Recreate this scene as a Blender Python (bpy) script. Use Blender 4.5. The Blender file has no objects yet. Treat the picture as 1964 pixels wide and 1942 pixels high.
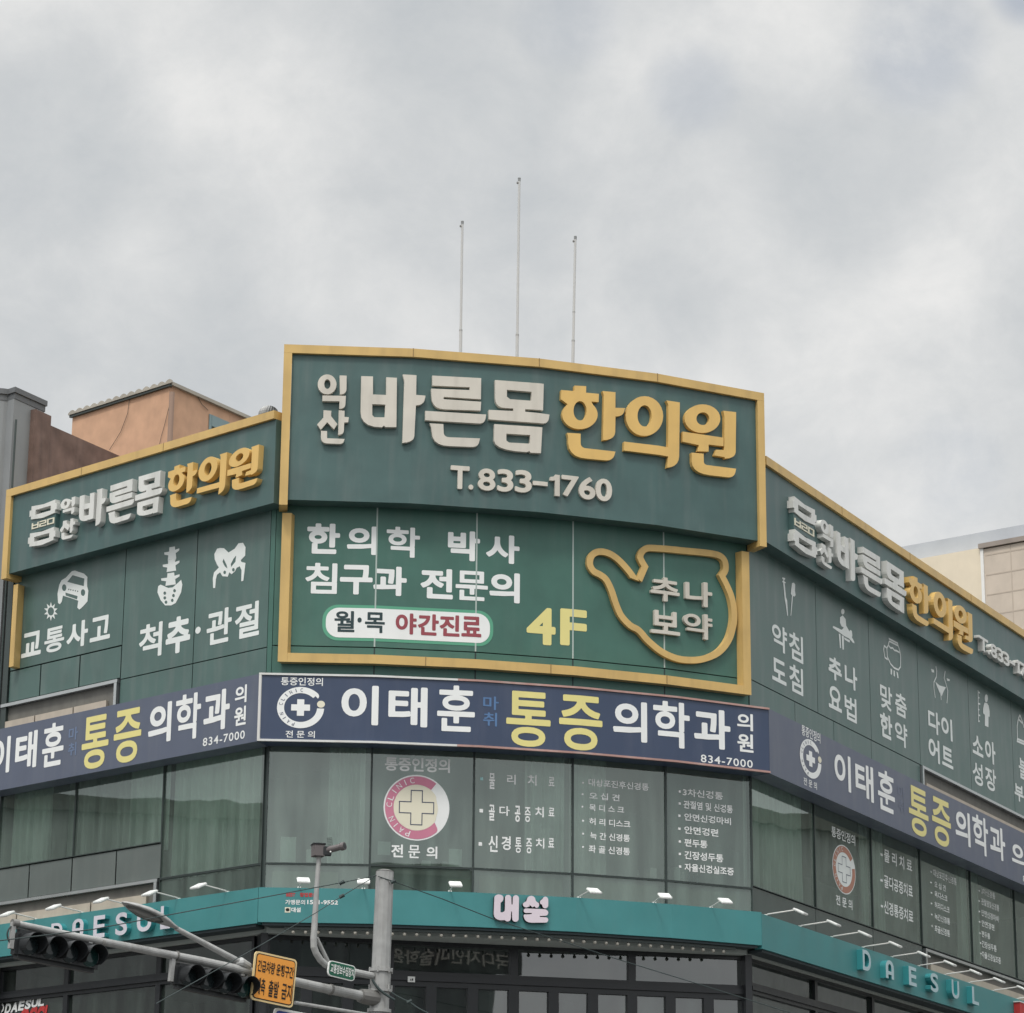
import bpy, bmesh, math, random
import numpy as np
from mathutils import Vector, Matrix, noise
R = math.radians
random.seed(7)
SC = bpy.context.scene
COL = SC.collection

# ------------------------------------------------------------------ camera
FPX, PITCH, ROLL, PW, PH, EYE = 5500.0, R(16.385), R(0.4685), 1964.0, 1942.0, 1.6
FW = Vector((0, math.cos(PITCH), math.sin(PITCH)))
_up = Vector((0, -math.sin(PITCH), math.cos(PITCH))); _rt = Vector((1, 0, 0))
RT = math.cos(ROLL)*_rt + math.sin(ROLL)*_up
UP = -math.sin(ROLL)*_rt + math.cos(ROLL)*_up
cam_d = bpy.data.cameras.new('camera'); cam = bpy.data.objects.new('camera', cam_d); COL.objects.link(cam)
cam.matrix_world = Matrix(((RT.x, UP.x, -FW.x, 0), (RT.y, UP.y, -FW.y, 0), (RT.z, UP.z, -FW.z, EYE), (0, 0, 0, 1)))
cam_d.sensor_fit = 'HORIZONTAL'; cam_d.sensor_width = 36; cam_d.lens = 36*FPX/PW
cam_d.clip_start = 0.1; cam_d.clip_end = 3000
SC.camera = cam
SC.view_settings.view_transform = 'Standard'; SC.view_settings.look = 'None'
SC.view_settings.exposure = 0.0; SC.view_settings.gamma = 1.0

def ray(x, y): return FW + RT*((x-PW/2)/FPX) - UP*((y-PH/2)/FPX)
def at_depth(x, y, Y):
    d = ray(x, y); t = Y/d.y
    return Vector((d.x*t, Y, EYE+d.z*t))
# view windows used while measuring the photograph (origin x, origin y, scale)
WIN = dict(A=(0,640,560/1910), B=(0,1080,560/1910), C=(0,1480,560/1932), D=(480,640,520/1910), E=(960,640,520/1910),
           F=(480,960,520/1910), G=(960,960,520/1910), H=(480,1400,500/1932), I=(960,1400,520/1932), J=(480,1640,500/1932),
           K=(960,1640,520/1932), M=(1440,840,524/1925), N=(1440,1300,524/1932), O=(1440,1560,524/1932), P=(840,320,320/1608),
           T=(0,1720,260/1932), U=(300,1800,280/1932), X=(930,1690,140/1932), Y=(1720,980,244/1932), Z=(1860,1480,104/1419),
           S=(530,1690,150/1932), Q=(0,1820,160/1932), V=(480,1800,380/1932), W=(1860,1320,104/1242), n=(0,0,1))
def px(w, x, y):
    a, b, s = WIN[w]; return a+x*s, b+y*s

# ------------------------------------------------------------------ light
SUN_EL, SUN_AZ = R(56), R(200)      # azimuth measured clockwise from +Y: behind and left of the camera
w = bpy.data.worlds.new('World'); SC.world = w; w.use_nodes = True
nt = w.node_tree; nt.nodes.clear()
def N(t, **k):
    n = nt.nodes.new(t)
    for a, b in k.items(): setattr(n, a, b)
    return n
def lk(a, b): nt.links.new(a, b)
def math_n(op, a, b=None, c=None, clamp=False):
    n = N('ShaderNodeMath', operation=op); n.use_clamp = clamp
    for i, v in enumerate((a, b, c)):
        if v is None: continue
        if isinstance(v, (int, float)): n.inputs[i].default_value = v
        else: lk(v, n.inputs[i])
    return n.outputs[0]
sky = N('ShaderNodeTexSky', sky_type='NISHITA'); sky.sun_disc = False
sky.sun_elevation = SUN_EL; sky.sun_rotation = SUN_AZ
tc = N('ShaderNodeTexCoord')
dirv = tc.outputs['Generated']
mp = N('ShaderNodeMapping'); mp.inputs['Scale'].default_value = (1.0, 1.0, 1.2); mp.inputs['Rotation'].default_value = (0, R(4), 0)
lk(dirv, mp.inputs['Vector'])
def wn(scale, detail, rough, dist, off=0.0):
    n = N('ShaderNodeTexNoise'); n.inputs['Scale'].default_value = scale; n.inputs['Detail'].default_value = detail
    n.inputs['Roughness'].default_value = rough; n.inputs['Distortion'].default_value = dist
    m = N('ShaderNodeVectorMath', operation='ADD'); m.inputs[1].default_value = (off, off*.7, off*1.3)
    lk(mp.outputs[0], m.inputs[0]); lk(m.outputs[0], n.inputs['Vector']); return n.outputs['Fac']
big = wn(5.0, 5, .55, .3, 3.1)
mid = wn(12.0, 14, .60, .25, 7.7)
fin = wn(34.0, 14, .68, .35, 1.3)
val = math_n('ADD', math_n('MULTIPLY', big, .52), math_n('ADD', math_n('MULTIPLY', mid, .56), math_n('MULTIPLY', fin, .24)))
val = math_n('SUBTRACT', val, .145)
# large cloud masses of this afternoon: brighter banks and thicker grey bodies (photo pixel, angular radius, amount)
for (x, y, rad, amp) in ((1450,215,2.8,.08),(1880,160,1.8,.06),(460,160,2.2,.07),(1120,180,1.6,.05),(220,490,1.4,.06),(80,80,2.6,.05),
                         (1330,650,2.4,.06),(1860,620,2.4,.03),(700,610,2.2,.05),(1760,420,1.2,.03),(350,330,2.5,.04),
                         (60,260,2.0,-.10),(930,110,2.0,-.04),(1640,330,1.7,-.07),(1430,470,2.2,-.08),(300,560,2.0,-.05),(1180,560,2.2,-.06),(850,250,2.4,-.04)):
    d = ray(x, y).normalized()
    dn = N('ShaderNodeVectorMath', operation='DOT_PRODUCT'); dn.inputs[1].default_value = d; lk(dirv, dn.inputs[0])
    mr = N('ShaderNodeMapRange', interpolation_type='SMOOTHSTEP'); lk(dn.outputs['Value'], mr.inputs[0])
    mr.inputs[1].default_value = math.cos(R(rad*1.5)); mr.inputs[2].default_value = 1.0
    mr.inputs[3].default_value = 0; mr.inputs[4].default_value = amp*1.25
    val = math_n('ADD', val, mr.outputs[0])
ramp = N('ShaderNodeValToRGB'); lk(val, ramp.inputs[0])
cr = ramp.color_ramp
cr.elements[0].position = .30; cr.elements[0].color = (.54, .568, .588, 1)
cr.elements[1].position = .72; cr.elements[1].color = (.85, .845, .83, 1)
e = cr.elements.new(.46); e.color = (.635, .652, .66, 1)
e = cr.elements.new(.56); e.color = (.71, .72, .72, 1)
sep = N('ShaderNodeSeparateXYZ'); lk(dirv, sep.inputs[0])
zen = N('ShaderNodeMapRange'); lk(sep.outputs['Z'], zen.inputs[0])
zen.inputs[1].default_value = .45; zen.inputs[2].default_value = 1.0; zen.inputs[3].default_value = 1.0; zen.inputs[4].default_value = 2.6
low = N('ShaderNodeMapRange'); lk(sep.outputs['Z'], low.inputs[0])
low.inputs[1].default_value = -.02; low.inputs[2].default_value = .02; low.inputs[3].default_value = .25; low.inputs[4].default_value = 1.0
sdn = N('ShaderNodeVectorMath', operation='DOT_PRODUCT'); sdn.inputs[1].default_value = (math.sin(SUN_AZ)*math.cos(SUN_EL), math.cos(SUN_AZ)*math.cos(SUN_EL), math.sin(SUN_EL)); lk(dirv, sdn.inputs[0])
glow = N('ShaderNodeMapRange'); lk(sdn.outputs['Value'], glow.inputs[0])           # thinner, brighter cloud on the sun's side of the sky
glow.inputs[1].default_value = .1; glow.inputs[2].default_value = 1.0; glow.inputs[3].default_value = 1.0; glow.inputs[4].default_value = 1.65
cl_str = math_n('MULTIPLY', math_n('MULTIPLY', zen.outputs[0], glow.outputs[0]), low.outputs[0])
bgc = N('ShaderNodeBackground'); lk(ramp.outputs[0], bgc.inputs['Color']); lk(cl_str, bgc.inputs['Strength'])
bgs = N('ShaderNodeBackground'); lk(sky.outputs[0], bgs.inputs['Color']); bgs.inputs['Strength'].default_value = .11
gap = None                              # thin places where the blue shows faintly through
for (x, y, rad, amp) in ((1760,90,1.0,.24),(1975,-30,.6,.4),(1330,170,.7,.16),(1815,905,.9,.15),(1090,30,.8,.14)):
    d = ray(x, y).normalized()
    dn = N('ShaderNodeVectorMath', operation='DOT_PRODUCT'); dn.inputs[1].default_value = d; lk(dirv, dn.inputs[0])
    mr = N('ShaderNodeMapRange', interpolation_type='SMOOTHSTEP'); lk(dn.outputs['Value'], mr.inputs[0])
    mr.inputs[1].default_value = math.cos(R(rad*1.6)); mr.inputs[2].default_value = 1.0
    mr.inputs[3].default_value = 0; mr.inputs[4].default_value = amp
    gap = mr.outputs[0] if gap is None else math_n('ADD', gap, mr.outputs[0])
brk = N('ShaderNodeMapRange'); lk(mid, brk.inputs[0]); brk.inputs[1].default_value = .62; brk.inputs[2].default_value = .40
gap = math_n('MULTIPLY', gap, brk.outputs[0], clamp=True)
cover = math_n('SUBTRACT', .97, gap, clamp=True)
mx = N('ShaderNodeMixShader'); lk(cover, mx.inputs[0]); lk(bgs.outputs[0], mx.inputs[1]); lk(bgc.outputs[0], mx.inputs[2])
wo = N('ShaderNodeOutputWorld'); lk(mx.outputs[0], wo.inputs['Surface'])
sun_d = bpy.data.lights.new('sun', 'SUN'); sun_d.energy = 1.5; sun_d.angle = R(11); sun_d.color = (1.0, .955, .88)
sun = bpy.data.objects.new('sun', sun_d); COL.objects.link(sun)
sv = Vector((math.sin(SUN_AZ)*math.cos(SUN_EL), math.cos(SUN_AZ)*math.cos(SUN_EL), math.sin(SUN_EL)))
sun.rotation_euler = sv.to_track_quat('Z', 'Y').to_euler()

# ------------------------------------------------------------------ materials
def lin(c): return c/12.92 if c <= .04045 else ((c+.055)/1.055)**2.4
def rgb(r, g, b, k=1.0): return tuple(min(.95, lin(v/255)*k) for v in (r, g, b))
MATS = {}
def mat(name, col, rough=.5, spec=.5, metal=0.0, streak=0.0, mott=0.0, dirt=(.10,.10,.09), bump=0.0, scale=1.0):
    if name in MATS: return MATS[name]
    m = bpy.data.materials.new(name); m.use_nodes = True; t = m.node_tree
    b = t.nodes['Principled BSDF']
    b.inputs['Base Color'].default_value = (*col, 1); b.inputs['Roughness'].default_value = rough
    b.inputs['Specular IOR Level'].default_value = spec; b.inputs['Metallic'].default_value = metal
    geo = t.nodes.new('ShaderNodeNewGeometry'); src = None
    def nz(sc, scl, det, lo, hi):
        mpn = t.nodes.new('ShaderNodeMapping'); mpn.inputs['Scale'].default_value = sc
        t.links.new(geo.outputs['Position'], mpn.inputs['Vector'])
        n = t.nodes.new('ShaderNodeTexNoise'); n.inputs['Scale'].default_value = scl; n.inputs['Detail'].default_value = det
        t.links.new(mpn.outputs[0], n.inputs['Vector'])
        r = t.nodes.new('ShaderNodeMapRange'); t.links.new(n.outputs['Fac'], r.inputs[0])
        r.inputs[1].default_value = lo; r.inputs[2].default_value = hi
        return r.outputs[0], n.outputs['Fac']
    cur = None
    if streak:
        f, _ = nz((1, 1, .13), 5.5*scale, 6, .48, .78)
        mxn = t.nodes.new('ShaderNodeMix'); mxn.data_type = 'RGBA'
        mm = t.nodes.new('ShaderNodeMath'); mm.operation = 'MULTIPLY'; mm.inputs[1].default_value = streak; t.links.new(f, mm.inputs[0])
        t.links.new(mm.outputs[0], mxn.inputs[0]); mxn.inputs[6].default_value = (*col, 1); mxn.inputs[7].default_value = (*dirt, 1)
        cur = mxn.outputs[2]
    if mott:
        f, raw = nz((1, 1, 1), 2.3*scale, 7, .25, .75)
        hs = t.nodes.new('ShaderNodeHueSaturation')
        r2 = t.nodes.new('ShaderNodeMapRange'); t.links.new(f, r2.inputs[0]); r2.inputs[3].default_value = 1-mott; r2.inputs[4].default_value = 1+mott
        t.links.new(r2.outputs[0], hs.inputs['Value'])
        if cur: t.links.new(cur, hs.inputs['Color'])
        else: hs.inputs['Color'].default_value = (*col, 1)
        cur = hs.outputs[0]
        r3 = t.nodes.new('ShaderNodeMapRange'); t.links.new(f, r3.inputs[0]); r3.inputs[3].default_value = rough*.85; r3.inputs[4].default_value = min(1, rough*1.2)
        t.links.new(r3.outputs[0], b.inputs['Roughness'])
    if cur: t.links.new(cur, b.inputs['Base Color'])
    if bump:
        f, raw = nz((1, 1, 1), 1.1*scale, 3, 0, 1)
        bn = t.nodes.new('ShaderNodeBump'); bn.inputs['Strength'].default_value = 1.0; bn.inputs['Distance'].default_value = bump
        t.links.new(raw, bn.inputs['Height']); t.links.new(bn.outputs[0], b.inputs['Normal'])
    MATS[name] = m; return m
def glass(name, tint, ior, refl_tint=(1, 1, 1), rough=.01, wav=.003, dust=(.02, .12)):
    m = bpy.data.materials.new(name); m.use_nodes = True; t = m.node_tree; t.nodes.clear()
    o = t.nodes.new('ShaderNodeOutputMaterial'); mixs = t.nodes.new('ShaderNodeMixShader')
    tr = t.nodes.new('ShaderNodeBsdfTransparent'); tr.inputs[0].default_value = (*tint, 1)
    gl = t.nodes.new('ShaderNodeBsdfGlossy'); gl.inputs['Color'].default_value = (*refl_tint, 1); gl.inputs['Roughness'].default_value = rough
    fr = t.nodes.new('ShaderNodeFresnel'); fr.inputs['IOR'].default_value = ior
    ge = t.nodes.new('ShaderNodeNewGeometry')
    n = t.nodes.new('ShaderNodeTexNoise'); n.inputs['Scale'].default_value = .9; n.inputs['Detail'].default_value = 1
    t.links.new(ge.outputs['Position'], n.inputs['Vector'])
    bn = t.nodes.new('ShaderNodeBump'); bn.inputs['Distance'].default_value = wav; t.links.new(n.outputs['Fac'], bn.inputs['Height'])
    t.links.new(bn.outputs[0], gl.inputs['Normal'])
    # dusty film on the pane: faint diffuse streaks
    mpn = t.nodes.new('ShaderNodeMapping'); mpn.inputs['Scale'].default_value = (1, 1, .12); t.links.new(ge.outputs['Position'], mpn.inputs['Vector'])
    n2 = t.nodes.new('ShaderNodeTexNoise'); n2.inputs['Scale'].default_value = 5; n2.inputs['Detail'].default_value = 6; t.links.new(mpn.outputs[0], n2.inputs['Vector'])
    mr = t.nodes.new('ShaderNodeMapRange'); t.links.new(n2.outputs['Fac'], mr.inputs[0]); mr.inputs[1].default_value = .35; mr.inputs[2].default_value = .8
    mr.inputs[3].default_value = dust[0]; mr.inputs[4].default_value = dust[1]
    df = t.nodes.new('ShaderNodeBsdfDiffuse'); df.inputs[0].default_value = (.40, .53, .46, 1)
    m2 = t.nodes.new('ShaderNodeMixShader'); t.links.new(mr.outputs[0], m2.inputs[0]); t.links.new(tr.outputs[0], m2.inputs[1]); t.links.new(df.outputs[0], m2.inputs[2])
    t.links.new(fr.outputs[0], mixs.inputs[0]); t.links.new(m2.outputs[0], mixs.inputs[1]); t.links.new(gl.outputs[0], mixs.inputs[2])
    t.links.new(mixs.outputs[0], o.inputs[0]); MATS[name] = m; return m

M_GREEN = mat('green_panel', (.057,.113,.109), .42, .5, streak=.55, mott=.14, dirt=(.115,.15,.145), bump=.004)
M_FILM = mat('green_film', (.055,.140,.112), .40, .4, streak=.35, mott=.12, dirt=(.105,.175,.15), bump=.003)
M_FILMS = mat('sky_haze_green_film', (.074,.132,.119), .36, .5, streak=.40, mott=.12, dirt=(.17,.20,.19), bump=.003)  # wing copy of the green film, reflected haze put into its colour
M_GOLD = mat('gold_painted_metal', (.60,.405,.15), .45, .4, streak=.45, mott=.10, dirt=(.38,.26,.11))
M_GOLDL = mat('gold_letter', (.70,.455,.15), .42, .4, mott=.07, streak=.3, dirt=(.48,.32,.13))
M_BEIGE = mat('pale_beige_letter', (.60,.56,.49), .45, .4, streak=.40, mott=.07, dirt=(.36,.33,.28))
M_WHITEL = mat('white_vinyl', (.80,.81,.80), .4, .4, streak=.15, mott=.03, dirt=(.55,.58,.56))
M_WHITER = mat('white_raised_letter', (.66,.66,.63), .45, .4, streak=.45, mott=.07, dirt=(.34,.34,.31))
M_YEL = mat('pale_yellow_vinyl', (.74,.66,.26), .4, .4, streak=.12, mott=.03, dirt=(.5,.45,.25))
M_DARKTXT = mat('dark_green_vinyl', (.03,.055,.06), .5, .3)
M_MAROON = mat('maroon_vinyl', (.30,.07,.085), .5, .3, mott=.05)
M_STEELB = mat('faded_blue_vinyl', (.10,.19,.36), .5, .3, mott=.15)
M_LTGREEN = mat('light_green_vinyl', (.10,.34,.22), .45, .4)
M_BLUE = mat('navy_sign_face', (.040,.060,.112), .35, .5, streak=.2, mott=.06, dirt=(.12,.13,.18), bump=.003)
M_BLUES = mat('sky_sheen_navy_sign_face', (.095,.112,.160), .4, .5, streak=.25, mott=.06, dirt=(.17,.18,.20), bump=.003)  # sky reflection on the wing signs put into a paler navy
M_NAVYTXT = mat('navy_vinyl', (.05,.065,.12), .5, .3)
M_RIM = mat('white_sign_rim', (.66,.66,.64), .4, .5, streak=.3, dirt=(.4,.3,.25))
M_RIMR = mat('reddish_sign_rim', (.42,.25,.22), .5, .4, streak=.4, mott=.2, dirt=(.55,.5,.47))
M_TEAL = mat('teal_fascia', (.052,.225,.232), .38, .5, mott=.08, streak=.22, dirt=(.085,.23,.235))
M_TEALS = mat('teal_letter_side', (.04,.27,.29), .4, .5)
M_PINKW = mat('pinkish_white_acrylic', (.68,.60,.66), .35, .5, mott=.05)
M_LILAC = mat('pale_lilac_acrylic', (.62,.60,.66), .35, .5, mott=.04)
M_DARK = mat('dark_letter_side', (.035,.03,.035), .5, .3)
M_FRAME = mat('dark_window_frame', (.040,.055,.052), .4, .5, mott=.1)
M_FRAME2 = mat('charcoal_shop_frame', (.018,.020,.023), .35, .5, mott=.1)
M_SEAL = mat('pale_joint_sealant', (.40,.47,.44), .6, .3)
M_SEALD = mat('dark_joint_sealant', (.03,.045,.045), .6, .3)
M_BACK = mat('dark_backing', (.045,.055,.058), .7, .2)
M_CHROME = mat('steel_trim', (.50,.52,.52), .28, .5, metal=.7, mott=.08)
M_STONE = mat('beige_stone_strip', (.46,.40,.33), .7, .3, mott=.12, streak=.2, dirt=(.3,.26,.22), scale=2)
M_CONC = mat('grey_render', (.17,.165,.15), .8, .2, mott=.15, streak=.3, dirt=(.10,.10,.095), scale=2)
M_ORANGEW = mat('orange_painted_render', (.56,.345,.23), .85, .2, mott=.14, streak=.25, dirt=(.42,.27,.19), bump=.008, scale=1.4)
M_BROWN = mat('brown_plaster', (.185,.125,.105), .9, .15, mott=.35, streak=.5, dirt=(.10,.08,.075), bump=.02, scale=1.3)
M_GREYCOL = mat('grey_metal_cladding', (.235,.245,.25), .45, .5, mott=.06, streak=.3, dirt=(.2,.2,.2))
M_ROOFM = mat('weathered_roof_sheet', (.36,.33,.28), .5, .4, mott=.15)
M_CREAM = mat('cream_render', (.74,.65,.51), .85, .2, mott=.05, streak=.1, dirt=(.5,.45,.37))
M_TILE = mat('beige_tile', (.58,.50,.42), .8, .2, mott=.08, streak=.15, dirt=(.36,.31,.25))
M_TILEJ = mat('tile_joint', (.49,.42,.35), .9, .1)
M_PARAP = mat('blue_grey_parapet', (.44,.465,.50), .6, .3, mott=.05)
M_WHITEP = mat('white_paint', (.78,.77,.74), .4, .5, mott=.04)
M_GALV = mat('galvanised_steel', (.36,.362,.355), .5, .5, metal=.15, mott=.16, streak=.35, dirt=(.22,.20,.18), scale=3)
M_GALVD = mat('dark_weathered_steel', (.20,.195,.185), .55, .4, metal=.3, mott=.2)
M_POLEW = mat('white_flagpole', (.50,.50,.495), .35, .5)
M_BLACK = mat('black_housing', (.016,.018,.020), .45, .5, mott=.2)
M_LENS = mat('unlit_lens', (.012,.02,.022), .12, .6)
M_LENSG = mat('unlit_green_lens', (.008,.035,.032), .12, .6)
M_ORSIGN = mat('orange_sign_face', (.80,.33,.055), .4, .4, mott=.05, streak=.1, dirt=(.6,.25,.06))
M_BLK = mat('black_vinyl', (.02,.018,.016), .5, .3)
M_GRSIGN = mat('green_sign_face', (.015,.11,.065), .4, .4, mott=.05)
M_BLSIGN = mat('blue_sign_face', (.025,.05,.25), .4, .4)
M_WHT = mat('white_sheeting', (.74,.75,.73), .4, .4)
M_CREAMV = mat('cream_vinyl', (.74,.70,.56), .5, .4, mott=.05)
M_PINK = mat('pink_vinyl', (.56,.20,.29), .5, .4, mott=.08)
M_FPINK = mat('faded_pink_vinyl', (.42,.20,.14), .5, .4, mott=.08)
M_FWHT = mat('faded_white_vinyl', (.74,.77,.75), .5, .4, mott=.06)
M_PAPER = mat('pale_paper', (.80,.86,.82), .8, .2, mott=.06)
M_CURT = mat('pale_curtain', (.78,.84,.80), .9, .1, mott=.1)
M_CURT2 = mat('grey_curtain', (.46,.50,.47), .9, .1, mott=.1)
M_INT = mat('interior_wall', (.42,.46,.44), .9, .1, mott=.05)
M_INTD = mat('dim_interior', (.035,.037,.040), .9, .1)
M_CEIL = mat('interior_ceiling', (.45,.46,.43), .9, .1)
M_CABLE = mat('black_cable', (.035,.05,.05), .6, .3)
M_RED = mat('red_vinyl', (.50,.045,.045), .5, .4)
M_ASPH = mat('asphalt', (.085,.085,.083), .9, .2, mott=.2)
M_PAVE = mat('paving', (.30,.29,.28), .9, .2, mott=.15)
M_OPP = mat('opposite_render', (.42,.43,.42), .8, .2, mott=.1, streak=.2)
M_OPPD = mat('opposite_window', (.10,.115,.12), .2, .5)
M_BULB = mat('frosted_bulb', (.40,.38,.33), .25, .6)
M_LAMPW = mat('white_lamp_head', (.85,.86,.84), .35, .5)
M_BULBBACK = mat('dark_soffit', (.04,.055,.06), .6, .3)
M_CAM = mat('brownish_grey_casing', (.13,.115,.115), .5, .4, mott=.1)
M_WOOD = mat('dark_timber', (.06,.04,.03), .7, .3)
M_BOTTLE = mat('pale_plastic', (.55,.60,.57), .4, .4)
G_3F = glass('third_floor_glass', (.80,.92,.85), 2.2, (.90, 1.0, .96), dust=(.09, .27))
G_2F = glass('dark_shop_glass', (.30,.33,.34), 2.2, (.95, .98, 1.0), wav=.0015)

# ------------------------------------------------------------------ facade geometry
class Line:
    """a vertical facade whose plan is a polyline: u runs along it, z is height, d stands out from it"""
    def __init__(s, P, k0=0):
        s.P = [Vector(p) for p in P]; s.n = len(P); s.T = []; s.U = [0.0]
        for a, b in zip(s.P, s.P[1:]):
            v = b-a; s.T.append(v.normalized()); s.U.append(s.U[-1]+v.length)
        u0 = s.U[k0]; s.U = [u-u0 for u in s.U]
        s.Nn = [Vector((t.y, -t.x)) for t in s.T]; s.M = []
        for i in range(s.n):
            if i == 0: m = s.Nn[0]
            elif i == s.n-1: m = s.Nn[-1]
            else:
                m = s.Nn[i-1]+s.Nn[i]; m = m/m.dot(s.Nn[i])
            s.M.append(m)
    def seg(s, u):
        i = 0
        while i < s.n-2 and u > s.U[i+1]+1e-6: i += 1
        return i
    def pt(s, u, z, d=0.0, i=None):
        if i is None: i = s.seg(u)
        a = s.P[i]+s.M[i]*d; b = s.P[i+1]+s.M[i+1]*d
        t = (u-s.U[i])/(s.U[i+1]-s.U[i]); q = a+(b-a)*t
        return Vector((q.x, q.y, z))
    def nrm(s, u):
        n = s.Nn[s.seg(u)]; return Vector((n.x, n.y, 0))
    def inv(s, x, y, d=0.0, segs=None):
        dr = ray(x, y); best = None
        for i in range(s.n-1):
            if segs and i not in segs: continue
            a = s.P[i]+s.M[i]*d; b = s.P[i+1]+s.M[i+1]*d; v = b-a
            det = v.x*(-dr.y)+dr.x*v.y
            t = (-a.x*(-dr.y)-dr.x*a.y)/det
            k = (v.x*(-a.y)+a.x*v.y)/det
            e = max(-t, t-1, 0)
            if k > 0 and (best is None or e < best[0]): best = (e, s.U[i]+t*(s.U[i+1]-s.U[i]), EYE+dr.z*k)
        return best[1], best[2]
    def joints(s): return s.U[1:-1]
class Flat:
    """a free flat face: O + X*u + Y*z + N*d"""
    def __init__(s, O, X, Y):
        s.O = Vector(O); s.X = Vector(X); s.Y = Vector(Y); s.Nv = s.X.cross(s.Y).normalized()
    def pt(s, u, z, d=0.0, i=None): return s.O+s.X*u+s.Y*z+s.Nv*d
    def joints(s): return []
PA, PB = Vector((-3.40, 39.72)), Vector((3.54, 41.64))
def arc(a, b, n, span):
    c = b-a; az0 = math.atan2(c.y, c.x)
    azs = [az0+R(span)*(i-(n-1)/2)/n for i in range(n)]
    l = c.length/sum(math.cos(q-az0) for q in azs); P = [Vector(a)]
    for q in azs: P.append(P[-1]+l*Vector((math.cos(q), math.sin(q))))
    return P
AZL, AZR = R(-42.24), R(61.8)
DL = Vector((math.cos(AZL), math.sin(AZL))); DR = Vector((math.cos(AZR), math.sin(AZR)))
UL = -6.12                                             # left end of the building
WALL = Line([PA-14*DL]+arc(PA, PB, 5, 31)+[PB+26*DR], 1)
UB = WALL.U[6]                                         # right corner
UE = UB+22.0
LS, CS, RS = [0], [1, 2, 3, 4, 5], [6]
ED = .32
_h0 = WALL.pt(WALL.inv(545, 664.5, ED, CS)[0], 0, ED); _h1 = WALL.pt(WALL.inv(1464, 757, ED, CS)[0], 0, ED)
LW = Line([PA-14*DL, PA+2*DL]); LW.U = [-14.0, 2.0]        # the wing walls carried on past the corners
RW = Line([PB-2*DR, PB+26*DR]); RW.U = [WALL.U[6]-2, WALL.U[6]+26]
HEAD = Line(arc(Vector(_h0[:2]), Vector(_h1[:2]), 4, 31)); HW = HEAD.U[-1]
_q = [WALL.P[i].copy() for i in range(1, 7)]; CX = Line([_q[0]-WALL.T[1]*.3]+_q[1:-1]+[_q[-1]+WALL.T[5]*.3])
CX.U = [-.3]+WALL.U[2:6]+[WALL.U[6]+.3]                 # the curved corner carried on a little at both ends
CHORD = Line([PA, PB]); CW = CHORD.U[-1]

# ------------------------------------------------------------------ object helpers
def tag(o, label=None, cat=None, group=None, kind=None):
    for k, v in (('label', label), ('category', cat), ('group', group), ('kind', kind)):
        if v: o[k] = v
    return o
def thing(name, label, cat, loc=(0, 0, 0), group=None):
    o = bpy.data.objects.new(name, None); COL.objects.link(o); o.location = loc; o.empty_display_size = .3
    return tag(o, label, cat, group)
def base_of(o):
    v = Vector((0, 0, 0))
    while o: v += o.location; o = o.parent
    return v
def obj(name, bm, m, parent=None, label=None, smooth=False, local=False):
    """link one bmesh (world coordinates unless local) as one mesh object under its thing"""
    me = bpy.data.meshes.new(name)
    if not local:
        b = base_of(parent); bmesh.ops.translate(bm, verts=bm.verts, vec=-b)
    bm.to_mesh(me); bm.free()
    for mm in (m if isinstance(m, (list, tuple)) else [m]): me.materials.append(mm)
    if smooth:
        for p in me.polygons: p.use_smooth = True
    o = bpy.data.objects.new(name, me); COL.objects.link(o)
    if parent: o.parent = parent
    if label: o['label'] = label
    return o
def origin_to(o, loc):
    """put a free mesh object's origin at loc"""
    v = Vector(loc)-o.location
    o.data.transform(Matrix.Translation(-v)); o.location = loc
def B(): return bmesh.new()
def quad(bm, *P):
    return bm.faces.new([bm.verts.new(p) for p in P])
def band(bm, f, u0, u1, z0, z1, d0, d1, mi=0):
    """solid strip of facade f between u0..u1, z0..z1, standing from d0 to d1"""
    us = [u0]+[j for j in f.joints() if u0+1e-4 < j < u1-1e-4]+[u1]
    rows = []
    for k, u in enumerate(us):
        i = None
        if isinstance(f, Line): i = f.seg((us[k]+us[k+1])/2 if k < len(us)-1 else (us[k]+us[k-1])/2)
        rows.append([bm.verts.new(f.pt(u, z, d, i)) for z, d in ((z0, d1), (z1, d1), (z1, d0), (z0, d0))])
    F = []
    for a, b in zip(rows, rows[1:]):
        for k in range(4):
            k2 = (k+1) % 4
            F.append(bm.faces.new([a[k], b[k], b[k2], a[k2]]))
    F.append(bm.faces.new([rows[0][k] for k in (0, 1, 2, 3)])); F.append(bm.faces.new([rows[-1][k] for k in (3, 2, 1, 0)]))
    for x in F: x.material_index = mi
    return bm
def box(bm, c, sx, sy, sz, M=None):
    r = bmesh.ops.create_cube(bm, size=1.0)
    T = Matrix.Diagonal((sx, sy, sz, 1))
    T = (M if M else Matrix.Identity(4)) @ T
    bmesh.ops.transform(bm, matrix=Matrix.Translation(c) @ T, verts=r['verts']); return r['verts']
def frame_m(x, y, z):
    return Matrix(((x[0], y[0], z[0], 0), (x[1], y[1], z[1], 0), (x[2], y[2], z[2], 0), (0, 0, 0, 1)))
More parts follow.
